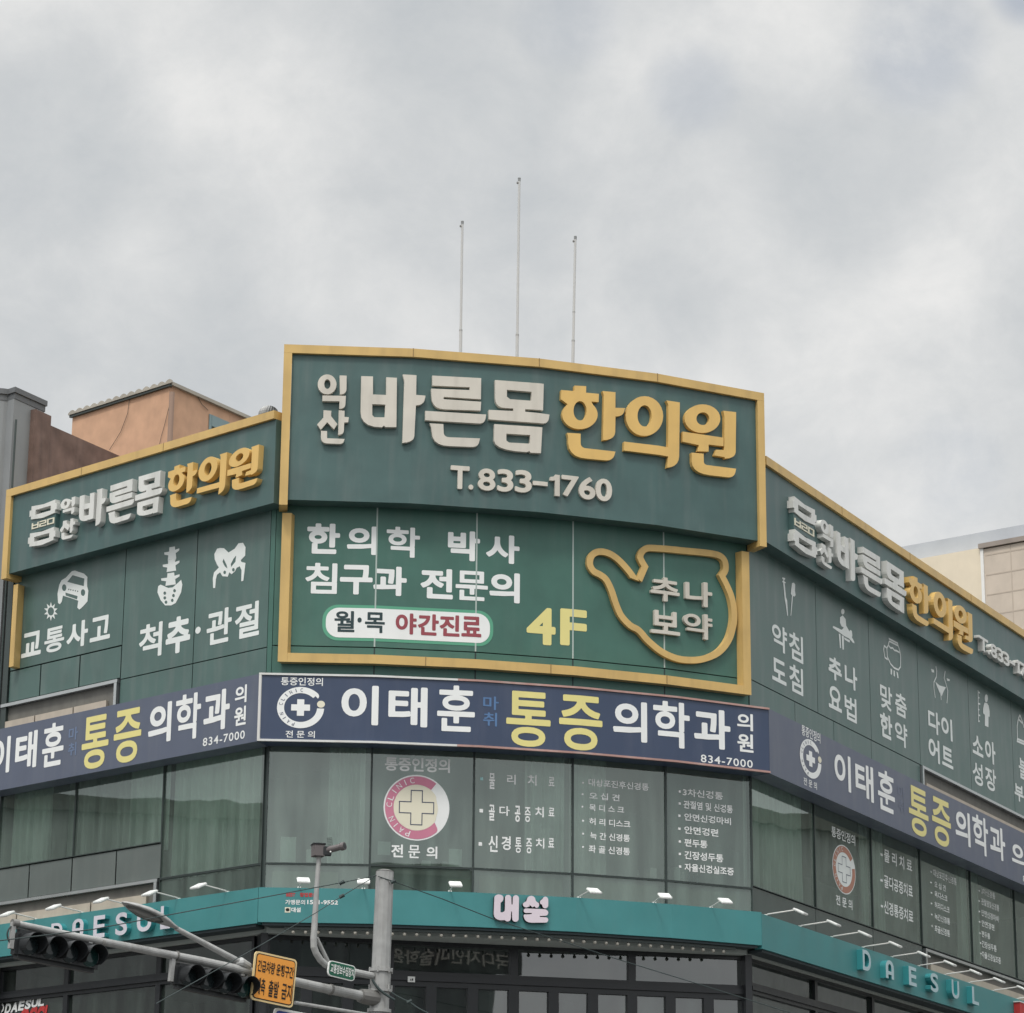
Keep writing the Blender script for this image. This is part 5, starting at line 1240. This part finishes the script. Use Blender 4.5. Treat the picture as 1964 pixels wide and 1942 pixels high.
curtain(UB+.1, 9.65, 8.15, 10.3, -.18, M_CURT, 'wide pale blind like curtain at start of the right wing')
curtain(12.25, 13.3, 8.15, 10.3, -.3, M_CURT, 'pale curtain behind the faded treatment lines, right wing')
curtain(17.0, 18.2, 8.15, 10.3, -.3, M_CURT, 'pale curtain behind the last tiny list, right wing')
for u0, u1, z0, z1, lb in ((.0,1.0,7.45,8.0,'low pale panel behind glass, first curved bay under the sill'),(2.60,2.95,7.45,7.95,'narrow low pale panel behind the fascia light beside the fat letters'),(3.05,4.30,7.45,8.02,'low pale panel under the three treatment lines'),(4.40,5.80,7.45,8.02,'low pale panel under the list of six ailments'),(5.86,7.2,7.45,8.02,'low pale panel at the right end of the curved sill')):
    th = thing('backing_panel', lb, 'panel', WALL.pt((u0+u1)/2, z0, -.2), 'low panels behind the sill glass'); bm = B(); band(bm, WALL, max(.02, u0), u1, z0, z1, -.24, -.2); obj('board', bm, mat('pale_green_board', (.42,.46,.36), .8, mott=.15, streak=.4, dirt=(.28,.30,.24)), th)
def sill_item(name, w_, xl, xr, yt, yb, d, m, label, cat, kind='box'):
    rc = rect_px(WALL, w_, xl, xr, yt, yb, d, CS); c = WALL.pt((rc[0]+rc[1])/2, rc[2], d)
    th = thing(name, label, cat, c)
    if kind == 'box':
        bm = B(); band(bm, WALL, rc[0], rc[1], rc[2], rc[3], d-.12, d); obj('carton', bm, m, th); bm = B(); band(bm, WALL, rc[0]+.01, rc[1]-.01, rc[3]+.001, rc[3]+.008, d-.11, d-.01); obj('flap', bm, m, th)
    elif kind == 'sheet':
        bm = B(); band(bm, WALL, rc[0], rc[1], rc[2], rc[3], d-.003, d); o = obj('paper', bm, m, th)
    else:
        r = (rc[1]-rc[0])/2; h = rc[3]-rc[2]
        bm = B(); tube(bm, [c, c+Vector((0, 0, h*.6)), c+Vector((0, 0, h*.75)), c+Vector((0, 0, h*.76)), c+Vector((0, 0, h*.9))], [r, r, r*.45, r*.4, r*.4], 12); obj('body', bm, m, th, smooth=True)
        bm = B(); tube(bm, [c+Vector((0, 0, h*.9)), c+Vector((0, 0, h))], r*.45, 12); obj('cap', bm, M_WHT, th)
sill_item('notice_sheet', 'H', 222, 338, 790, 978, -.03, M_PAPER, 'pale notice taped inside first curved pane', 'notice', 'sheet')
sill_item('notice_sheet', 'H', 1470, 1568, 880, 1012, -.03, M_PAPER, 'white notice with dark mark inside pane below torn sticker', 'notice', 'sheet')
sill_item('notice_sheet', 'H', 945, 1040, 825, 925, -.05, M_PAPER, 'pale sheet propped left of the words under torn sticker', 'notice', 'sheet')
sill_item('carton', 'H', 415, 470, 885, 980, -.10, M_PAPER, 'pale carton on the sill left of the camera pole', 'carton')
sill_item('carton', 'H', 1272, 1338, 968, 1003, -.10, M_PAPER, 'low pale carton on sill below the torn sticker', 'carton')
sill_item('carton', 'H', 1420, 1468, 978, 1010, -.10, M_WHT, 'small white carton beside the white notice', 'carton')
sill_item('carton', 'I', 1066, 1112, 985, 1052, -.10, M_WHT, 'white carton on the sill just left of the pane joint', 'carton')
sill_item('carton', 'I', 1235, 1280, 980, 1070, -.10, M_PAPER, 'tall pale carton on sill right of the pane joint', 'carton')
sill_item('bottle', 'I', 970, 988, 1000, 1042, -.10, M_BOTTLE, 'small pale bottle left of the white carton on sill', 'bottle', 'bot')
sill_item('bottle', 'I', 1168, 1186, 1000, 1060, -.10, M_BOTTLE, 'slim pale bottle right beside the pane joint', 'bottle', 'bot')
sill_item('bottle', 'I', 1292, 1308, 1012, 1070, -.10, M_BOTTLE, 'slim pale bottle right of the tall pale carton', 'bottle', 'bot')
sill_item('bottle', 'I', 1335, 1352, 1010, 1078, -.10, mat('bluish_plastic', (.10,.16,.20), .3), 'first dark bluish bottle on the sill, right pane', 'bottle', 'bot')
sill_item('bottle', 'I', 1365, 1383, 1018, 1082, -.10, MATS['bluish_plastic'], 'middle dark bluish bottle on the sill, right pane', 'bottle', 'bot')
sill_item('bottle', 'I', 1392, 1412, 1022, 1086, -.10, MATS['bluish_plastic'], 'last dark bluish bottle on the sill, right pane', 'bottle', 'bot')

# ------------------------------------------------------------------ shop front stickers (second floor)
SD = -.245
def chord_rect(w_, xl, xr, yt, yb, d): return rect_px(CHORD, w_, xl, xr, yt, yb, d, None)
rc = chord_rect('J', 1168, 1222, 898, 940, -.19)
KS = thing('window_sticker', 'small white square sticker with dark mark on the shop transom', 'sticker', CHORD.pt(rc[0], rc[2], -.19))
bm = B(); band(bm, CHORD, rc[0], rc[1], rc[2], rc[3], -.199, -.194); obj('plate', bm, M_WHT, KS)
bm = B(); stamp(bm, flat_text('▲■'), CHORD, -.192, None, chord_rect('J', 1184, 1208, 912, 928, -.19)); obj('mark', bm, M_BLK, KS)
DP = wl('white slanted DAESUL lettering over red script at the lower left corner', WALL.pt(-5.6, 6.2, SD), 'shop window lettering')
for ch, xl, xr, yt, yb in (('D',120,250,1262,1490),('A',262,420,1235,1460),('E',432,560,1195,1420),('S',585,720,1165,1385),('U',735,885,1135,1345),('L',890,1030,1112,1315)):
    rc = rect_px(WALL, 'Q', xl, xr, yt, yb, SD+.004, LS); bm = B(); stamp(bm, flat_text(ch, .045), WALL, SD+.004, None, rc, .25); obj('lettering', bm, M_WHITEL, DP)
u0, zz = WALL.inv(*px('Q', 230, 1420), SD, LS); u1, zt2 = WALL.inv(*px('Q', 1080, 1290), SD, LS)
bm = B(); stamp(bm, flat_text('OCCI', .05), WALL, SD+.002, None, (u0+.28*(u1-u0), u1, zt2-.34, zt2), .2); obj('lettering', bm, M_RED, DP)
rc = rect_px(WALL, 'Q', -120, 85, 1260, 1480, SD, LS); bm = B(); stamp(bm, flat_poly(ribbon(ell((rc[0]+rc[1])/2, (rc[2]+rc[3])/2, (rc[1]-rc[0])/2, (rc[3]-rc[2])/2), .025)), WALL, SD+.004); obj('ring', bm, M_WHITEL, DP)

# ------------------------------------------------------------------ signal pole and what hangs on its arm
PX_, PY_ = at_depth(732, 1850, 36.0).x, 36.0
ADIR = Vector((-.74, -.67, 0)).normalized()
ARM = Flat((PX_, PY_, 0), ADIR*-1, (0, 0, 1))          # u to the right (towards the pole, pole at 0), normal faces the camera side
def ainv(w_, x, y, off=0.0):
    o = ARM.O+ARM.Nv*off; d = ray(*px(w_, x, y)); k = (o-Vector((0, 0, EYE))).dot(ARM.Nv)/d.dot(ARM.Nv)
    p = Vector((0, 0, EYE))+d*k; return (p-ARM.O).dot(ARM.X), p.z
def ap(w_, x, y, off=0.0): return ARM.pt(*ainv(w_, x, y, off), off)
zt_p = at_depth(*px('J', 995, 118), PY_).z
SPL = thing('signal_pole', 'thick grey steel signal pole in front of the curved corner, with a long arm', 'signal pole', (PX_, PY_, .14))
ptop = at_depth(*px('J', 998, 118), PY_); pbot = at_depth(*px('J', 955, 1160), PY_); dv = (ptop-pbot).normalized(); foot = ptop-dv*((ptop.z-.14)/dv.z)
bm = B(); tube(bm, [foot, pbot, ptop], [.155, .120, .112], 12); obj('mast', bm, M_GALV, SPL)
bm = B(); tube(bm, [ptop, ptop+dv*.02], [.118, .06], 12); obj('cap', bm, M_GALVD, SPL)
bm = B()
def ringat(y0, y1, r):
    a = at_depth(*px('J', 965, y0), PY_); b = at_depth(*px('J', 965, y1), PY_); c0 = foot+dv*((a.z-foot.z)/dv.z); c1 = foot+dv*((b.z-foot.z)/dv.z); tube(bm, [c0, c1], r, 16)
ringat(842, 865, .150); ringat(866, 992, .128); ringat(993, 1012, .150); ringat(1140, 1165, .150)
for k in range(6):
    a = 2*math.pi*k/6+.3; c0 = foot+dv*((at_depth(*px('J', 965, 853), PY_).z-foot.z)/dv.z)
    for zo in (0, -.215): bmesh.ops.create_cone(bm, cap_ends=True, segments=8, radius1=.012, radius2=.012, depth=.07, matrix=Matrix.Translation(c0+Vector((.142*math.cos(a), .142*math.sin(a), zo))))
obj('collar', bm, M_GALV, SPL)
t_tip = ap('T', 205, 372); t_end = ap('J', 905, 1062)
bm = B(); tube(bm, [t_tip, ap('T', 1000, 545), ap('U', 620, 300), ap('J', 560, 988), ap('J', 815, 1040)], [.036, .042, .050, .058, .062], 16); obj('arm', bm, M_GALV, SPL)
pj = ap('J', 815, 1040)
bm = B(); tube(bm, [pj, ap('J', 850, 1048), ap('J', 930, 1060)], [.085, .095, .10], 12); obj('socket', bm, M_GALVD, SPL)
for cl in ((ap('U', 255, 222), ap('U', 275, 228), .056), (ap('T', 1440, 648), ap('T', 1475, 655), .050), (ap('J', 588, 993), ap('J', 602, 997), .068), (t_tip-ADIR*.05, t_tip+ADIR*.03, .046)):
    bm = B(); tube(bm, [cl[0], cl[1]], cl[2], 16); obj('clamp', bm, M_GALVD, SPL)
bm = B(); tube(bm, [ap('J', 330, 1092, .05), ap('J', 900, 1185, .05)], .022, 10); obj('lower_arm', bm, M_GALV, SPL)
# four lens traffic lights
def traffic_light(label, pl, pr, h, off):
    """housing hung below the arm between two arm-plane points (left, right ends of its top edge)"""
    th = thing('traffic_light', label, 'traffic light', (pl+pr)/2+Vector((0, 0, -h)), 'horizontal four lens signals hanging from the arm')
    X = (pr-pl).normalized(); L = (pr-pl).length; Z = Vector((0, 0, 1)); Z = (Z-X*Z.dot(X)).normalized(); Y = Z.cross(X)      # -Y is the front
    F = -Y
    c = (pl+pr)/2-Z*(h/2)+F*off
    bm = B(); box(bm, c, L, .17, h, frame_m(X, Y, Z)); bmesh.ops.bevel(bm, geom=bm.edges[:], offset=.045, segments=4, affect='EDGES'); obj('housing', bm, M_BLACK, th, smooth=False)
    n = 4; r = min(h*.42, L/n*.46)
    for k in range(n):
        cc = c+X*((k+.5)/n-.5)*L*.97+F*.085
        bm = B(); tube(bm, [cc, cc+F*.012, cc+F*.02], [r*.92, r*.86, r*.5], 24); lens = obj('lens', bm, M_LENSG if k == 3 else M_LENS, th)
        bm = B(); m_ = 22; rows = []
        for j in range(m_+1):
            a = R(-38+256*j/m_); dr = X*math.cos(a)+Z*math.sin(a)
            ln = .19 if 10 < math.degrees(a) < 170 else .19-.0020*min(abs(math.degrees(a)-10), abs(math.degrees(a)-170))
            rows.append([bm.verts.new(cc+dr*r*q_+F*z_) for q_, z_ in ((1.0, 0), (1.0, ln), (.955, ln), (.955, 0))])
        for a_, b_ in zip(rows, rows[1:]):
            for j in range(4): bm.faces.new([a_[j], b_[j], b_[(j+1) % 4], a_[(j+1) % 4]])
        bm.faces.new(rows[0][::-1]); bm.faces.new(rows[-1]); bmesh.ops.recalc_face_normals(bm, faces=bm.faces)
        obj('visor', bm, M_BLACK, th)
    for s in (-1, 1):
        bm = B(); p = (pl if s < 0 else pr)+X*(-.03 if s < 0 else -.12); box(bm, p+Z*-.08+F*off, .05, .05, .30, frame_m(X, Y, Z)); obj('bracket', bm, M_GALV, th)
    bm = B(); tube(bm, [pl+F*(off-.02)+Z*.012, pr+F*(off-.02)+Z*.012], .014, 8); obj('top_bar', bm, M_GALV, th)
    return th
traffic_light('large dark four lens traffic light at the far left tip of the arm', ap('T', 215, 452), ap('T', 1400, 690), .33, .0)
traffic_light('dark four lens traffic light beside the orange sign, covering its corner', ap('U', 240, 312), ap('U', 1235, 520), .30, .0)
bm = B(); tube(bm, bez(ap('T', 160, 420), ap('T', 95, 470), ap('T', 85, 560), ap('T', 140, 650), 12), .010, 8)
o = obj('cable', bm, M_CABLE); tag(o, 'short looped black cable at the left tip of the signal arm', 'cable'); origin_to(o, ap('T', 150, 540))
# street lamp on the arm
SL = thing('street_lamp', 'grey cobra head street lamp on a slanting arm rising left', 'street lamp', ap('U', 1180, 400))
bm = B(); tube(bm, [ap('U', 1150, 350), ap('U', 1030, 272), ap('C', 1165, 1035)], [.045, .040, .030], 12); obj('arm', bm, M_GALV, SL)
bm = B(); tube(bm, [ap('U', 1040, 330), ap('U', 1110, 320), ap('U', 1215, 380)], [.03, .07, .06], 12); tube(bm, [ap('U', 1190, 300), ap('U', 1200, 500)], .018, 8); obj('bracket', bm, M_GALV, SL)
h0, h1 = ap('C', 1165, 1035), ap('C', 808, 862); ax = (h1-h0); hl_ = ax.length; ax.normalize(); sd = ARM.Nv; upv = sd.cross(ax)
if upv.z < 0: upv = -upv
def head(bm, prof, zoff, flat):
    rings = []
    for t, wv, hv in prof:
        c = h0+ax*hl_*t+upv*zoff*hv
        rings.append([bm.verts.new(c+sd*wv*math.cos(2*math.pi*k/16)+upv*hv*(math.sin(2*math.pi*k/16) if math.sin(2*math.pi*k/16) > 0 else flat*math.sin(2*math.pi*k/16))) for k in range(16)])
    for a, b in zip(rings, rings[1:]):
        for k in range(16): bm.faces.new([a[k], a[(k+1) % 16], b[(k+1) % 16], b[k]])
    bm.faces.new(rings[0]); bm.faces.new(rings[-1]); bmesh.ops.recalc_face_normals(bm, faces=bm.faces)
bm = B(); head(bm, [(-.02,.03,.03),(.06,.045,.040),(.2,.10,.062),(.4,.155,.078),(.6,.165,.075),(.8,.125,.055),(.94,.06,.028),(1.0,.015,.008)], 0, .25); obj('lamp_head', bm, M_GALV, SL, smooth=True)
bm = B(); head(bm, [(.28,.06,.012),(.4,.125,.02),(.6,.135,.02),(.8,.09,.015),(.9,.03,.01)], -1.2, 1.0); obj('lens', bm, mat('lamp_glass', (.10,.105,.10), .15), SL, smooth=True)
# sign boards: flat plate from its corners in the arm plane
def plate(name, label, cat, w_, cs, off, rim_m, face_m, rimw, border=None, group=None):
    P = [ap(w_, *c, off) for c in cs]                 # TL TR BR BL
    X = ((P[1]-P[0])+(P[2]-P[3]))/2; Y = ((P[0]-P[3])+(P[1]-P[2]))/2; O = (P[0]+P[1]+P[2]+P[3])/4-X/2-Y/2
    f = Flat(O, X.normalized(), Y.normalized()); W_, H_ = X.length, Y.length
    th = thing(name, label, cat, O+X/2, group)
    def rr(a, r_=.05): 
        r = r_; q = []
        for cx, cy, s in ((W_-a-r, H_-a-r, 0), (a+r, H_-a-r, 90), (a+r, a+r, 180), (W_-a-r, a+r, 270)):
            q += [(cx+r*math.cos(R(s+t)), cy+r*math.sin(R(s+t))) for t in (0, 30, 60, 90)]
        return q
    bm = B(); stamp(bm, flat_poly([rr(0)]), f, -.02, 0); obj('plate', bm, rim_m, th)
    bm = B(); stamp(bm, flat_poly([rr(rimw, .04)]), f, .003); obj('face', bm, border or face_m, th)
    if border:
        bm = B(); stamp(bm, flat_poly([rr(rimw+.012, .035)]), f, .006); obj('field', bm, face_m, th)
    bm = B(); box(bm, f.pt(W_/2, H_/2, -.035), W_*.9, .02, .04, frame_m(f.X, f.X.cross(f.Y), f.Y)); tube(bm, [f.pt(W_*.3, H_*.52, -.04), f.pt(W_*.3, H_*.52, -.12)], .02, 8); obj('bracket', bm, M_GALV, th)
    return th, f, W_, H_
t_, f_, W_, H_ = plate('warning_sign', 'orange warning sign with two rows of black Korean words on the signal arm', 'road sign', 'U', ((1308,155),(1868,280),(1800,920),(1248,800)), .14, mat('pale_yellow_rim', (.72,.55,.28), .4), M_ORSIGN, .022, M_BLK, 'signs on the signal pole')
for s, a, b, c, d in (('긴급차량 운행구간', .08, .93, .59, .83), ('예측', .09, .30, .13, .47), ('출발', .38, .62, .13, .47), ('금지', .69, .93, .13, .47)):
    bm = B(); stamp(bm, flat_text(s, .018), f_, .010, None, (a*W_, b*W_, c*H_, d*H_)); obj('lettering', bm, M_BLK, t_)
t_, f_, W_, H_ = plate('information_sign', 'small green sign with one row of white words beside the signal pole', 'road sign', 'J', ((585,775),(785,822),(770,938),(574,888)), .16, M_WHT, M_GRSIGN, .012, None, 'signs on the signal pole')
bm = B(); stamp(bm, flat_text('교통정보수집장치', .02), f_, .008, None, (.07*W_, .94*W_, .22*H_, .80*H_)); obj('lettering', bm, M_WHT, t_)
t_, f_, W_, H_ = plate('road_sign', 'blue road sign with white edge, mostly below the picture', 'road sign', 'J', ((185,1125),(640,1215),(610,1500),(140,1420)), .05, M_WHT, M_BLSIGN, .03, None, 'signs on the signal pole')
# camera post
CP = thing('camera_pole', 'slim grey bent pipe carrying a traffic camera, left of the signal pole', 'camera pole', ap('J', 885, 890))
bp = [ap('J', 905, 895), ap('J', 780, 868), ap('J', 600, 832)]+[ap('J', x, y) for x, y in ((560,812),(520,775),(488,725),(472,680),(470,620))]+[ap('J', 482, 420), ap('J', 495, 200), ap('H', 510, 930)]
bm = B(); tube(bm, bp, [.045, .045, .042]+[.042]*5+[.036, .030, .027], 12); obj('pipe', bm, M_GALV, CP)
bm = B(); tube(bm, [ap('J', 492, 612), ap('J', 580, 795)], .024, 10); obj('brace', bm, M_GALV, CP)
CC = thing('traffic_camera', 'brownish traffic camera with box and small flat antenna on the pipe top', 'camera', ap('H', 510, 930))
cY = ap('H', 510, 930).y
def cb(x0, x1, y0, y1, dep, m, name, par, rz=0):
    c = at_depth(*px('H', (x0+x1)/2, (y0+y1)/2), cY); s = cY/FPX*WIN['H'][2]
    bm = B(); box(bm, c, (x1-x0)*s, dep, (y1-y0)*s, Matrix.Rotation(rz, 4, 'Z')); bmesh.ops.bevel(bm, geom=bm.edges[:], offset=.004, segments=2, affect='EDGES'); return obj(name, bm, m, par)
cb(460, 545, 852, 938, .15, M_CAM, 'junction_box', CC, R(18)); cb(456, 552, 842, 853, .17, M_BLACK, 'box_lid', CC, R(18))
bm = B(); P0, P1 = at_depth(*px('H', 560, 892), cY), at_depth(*px('H', 700, 858), cY-.12); tube(bm, [P0, P0+(P1-P0)*.35, P1-(P1-P0)*.22, P1-(P1-P0)*.18, P1], [.045, .042, .040, .052, .050], 14); obj('camera_body', bm, M_CAM, CC)
bm = B(); dd = (P1-P0).normalized(); tube(bm, [P1-dd*.005, P1+dd*.004], .036, 14); obj('lens', bm, M_BLACK, CC)
cb(535, 600, 865, 930, .10, M_BLACK, 'mount', CC, R(10))
bm = B(); g = at_depth(*px('H', 590, 828), cY-.02)
for k in range(5): box(bm, g+Vector((-.028+.014*k, 0, 0)), .003, .006, .11)
for k in range(6): box(bm, g+Vector((0, .0035, -.05+.02*k)), .06, .004, .003)
bmesh.ops.rotate(bm, verts=bm.verts, cent=g, matrix=Matrix.Rotation(R(-7), 3, 'Y')); obj('antenna', bm, M_BLACK, CC)
bm = B(); bmesh.ops.create_uvsphere(bm, u_segments=10, v_segments=8, radius=.012); bmesh.ops.translate(bm, verts=bm.verts, vec=at_depth(*px('H', 595, 902), cY-.10)); obj('lamp', bm, M_WHT, CC)
# overhead cables from the pole top
def cable(label, pts, r=.010, sag=.0, beads=()):
    P = []
    for a, b in zip(pts, pts[1:]):
        for k in range(14):
            t = k/14; p = a+(b-a)*t; P.append(p-Vector((0, 0, 4*sag*t*(1-t))))
    P.append(pts[-1]); bm = B(); tube(bm, P, r, 6)
    o = obj('cable', bm, M_CABLE); tag(o, label, 'cable', 'thin black cables from the signal pole top'); origin_to(o, pts[0])
    for q in beads:
        bb = B(); tube(bb, [q+Vector((-.03, 0, -.015)), q+Vector((.03, 0, .015))], .022, 8); obj('clip', bb, M_CABLE, o)
pt0 = at_depth(*px('J', 935, 150), PY_-.11); pt1 = at_depth(*px('J', 1050, 190), PY_-.11)
cable('thin black cable running flat to the left from the pole top', [pt0, at_depth(*px('J', 680, 202), 34.5), at_depth(*px('J', 0, 330), 31.5), at_depth(*px('C', 1150, 940), 29.5), at_depth(*px('T', 1330, 460), 27.5), at_depth(-300, 1840, 25)], .0055, 0, [at_depth(*px('J', 680, 202), 34.5)])
cable('thin black cable dropping steeply to the left from the pole top', [pt0, at_depth(*px('J', 678, 303), 35), at_depth(*px('J', 480, 430), 34), at_depth(*px('J', 70, 670), 32.5), at_depth(*px('J', -700, 1100), 30)], .0055, 0, [at_depth(*px('J', 678, 303), 35)])
cable('thin black cable running down to the right across the teal fascia', [pt0+Vector((.02, 0, -.01)), pt1, at_depth(*px('J', 1420, 322), 36.3), at_depth(*px('J', 1800, 472), 37), at_depth(*px('K', 880, 755), 38), at_depth(*px('K', 1420, 920), 38.4), at_depth(1700, 2000, 39.2)], .006, 0, [at_depth(*px('J', 1060, 195), 35.9)])
cable('pale drooping wire right of the pole collar', [at_depth(*px('J', 1045, 1015), PY_-.1), at_depth(*px('J', 1180, 1085), 35.8), at_depth(*px('J', 1310, 1165), 35.6), at_depth(*px('J', 1500, 1300), 35.4)], .008, .01, [at_depth(*px('J', 1180, 1085), 35.8)])
bm = B(); tube(bm, bez(at_depth(*px('J', 905, 920), PY_-.15), at_depth(*px('J', 935, 985), PY_-.17), at_depth(*px('J', 980, 1020), PY_-.17), at_depth(*px('J', 1070, 1072), PY_-.15), 12), .016, 8)
o = obj('cable', bm, M_CABLE); tag(o, 'thick dark cable looping round the signal pole below its collar', 'cable'); origin_to(o, (PX_, PY_-.15, 5.9))

# ------------------------------------------------------------------ buildings across the streets (what the windows mirror)
def opposite(label, c, L, Dp, H, rz, floors, wm=None):
    th = thing('street_building', label, 'building', (c[0], c[1], 0), 'plain buildings across the road')
    f = Flat((0, 0, 0), (1, 0, 0), (0, 0, 1)); Mx = Matrix.Translation((c[0], c[1], 0)) @ Matrix.Rotation(rz, 4, 'Z')
    def put(bm): bmesh.ops.transform(bm, matrix=Mx, verts=bm.verts); return bm
    bm = B(); box(bm, (0, Dp/2, H/2), L, Dp, H); obj('wall', put(bm), wm or M_OPP, th)
    bm = B(); box(bm, (0, Dp/2, H+.2), L+.4, Dp+.4, .4); obj('roof', put(bm), M_CONC, th)
    fh = H/floors
    for k in range(floors):
        bm = B(); n = int(L/3.2)
        for j in range(n): box(bm, (-L/2+(j+.5)*L/n, -.02, (k+.55)*fh), L/n*.7, .08, fh*.5)
        obj('window', put(bm), M_OPPD, th)
    return th
OPP = opposite('five storey grey block with a lettered signboard, across the main road', (21.3, -18), 26.8, 12, 17.4, R(180), 5, mat('dim_grey_render', (.16,.165,.17), .8, .2, mott=.15))
opposite('low two storey grey block beside the lettered one across the main road', (50, -20), 28, 12, 8.5, R(180), 2)
opposite('four storey grey block across the left side street, mirrored in left wing windows', (-46, 46), 46, 12, 14.2, R(-90-4), 4)
opposite('three storey grey block across the right street, mirrored in right wing windows', (44, 62), 60, 12, 15.5, R(90+62-90+28), 3)
def mirror_hit(x, y, Y):
    d = ray(x, y); n = CHORD.Nn[0]; n3 = Vector((n.x, n.y, 0)); u, z = CHORD.inv(x, y, -.28); p = CHORD.pt(u, z, -.28); r = d-n3*2*d.dot(n3); k = (Y-p.y)/r.y; return p+r*k
m0, m1 = mirror_hit(753, 1838, -17.6), mirror_hit(979, 1838, -17.6); mt, mb = mirror_hit(866, 1821, -17.6), mirror_hit(866, 1850, -17.6)
OS = thing('shop_sign', 'long dark signboard with pale Korean words across the main road, seen reversed in the glass', 'sign', ((m0.x+m1.x)/2, -17.9, mb.z))
f_ = Flat((max(m0.x, m1.x), -17.9, mb.z), (-1, 0, 0), (0, 0, 1)); L_ = abs(m1.x-m0.x); H_ = mt.z-mb.z
bm = B(); box(bm, ((m0.x+m1.x)/2, -17.9, (mt.z+mb.z)/2), L_+1.2, .2, H_*1.7); obj('panel', bm, mat('dim_signboard', (.06,.06,.06), .6), OS)
bm = B(); stamp(bm, flat_text('국디자인미술학원', .01), f_, .10, .16, (0, L_, 0, H_)); obj('lettering', bm, M_BEIGE, OS)
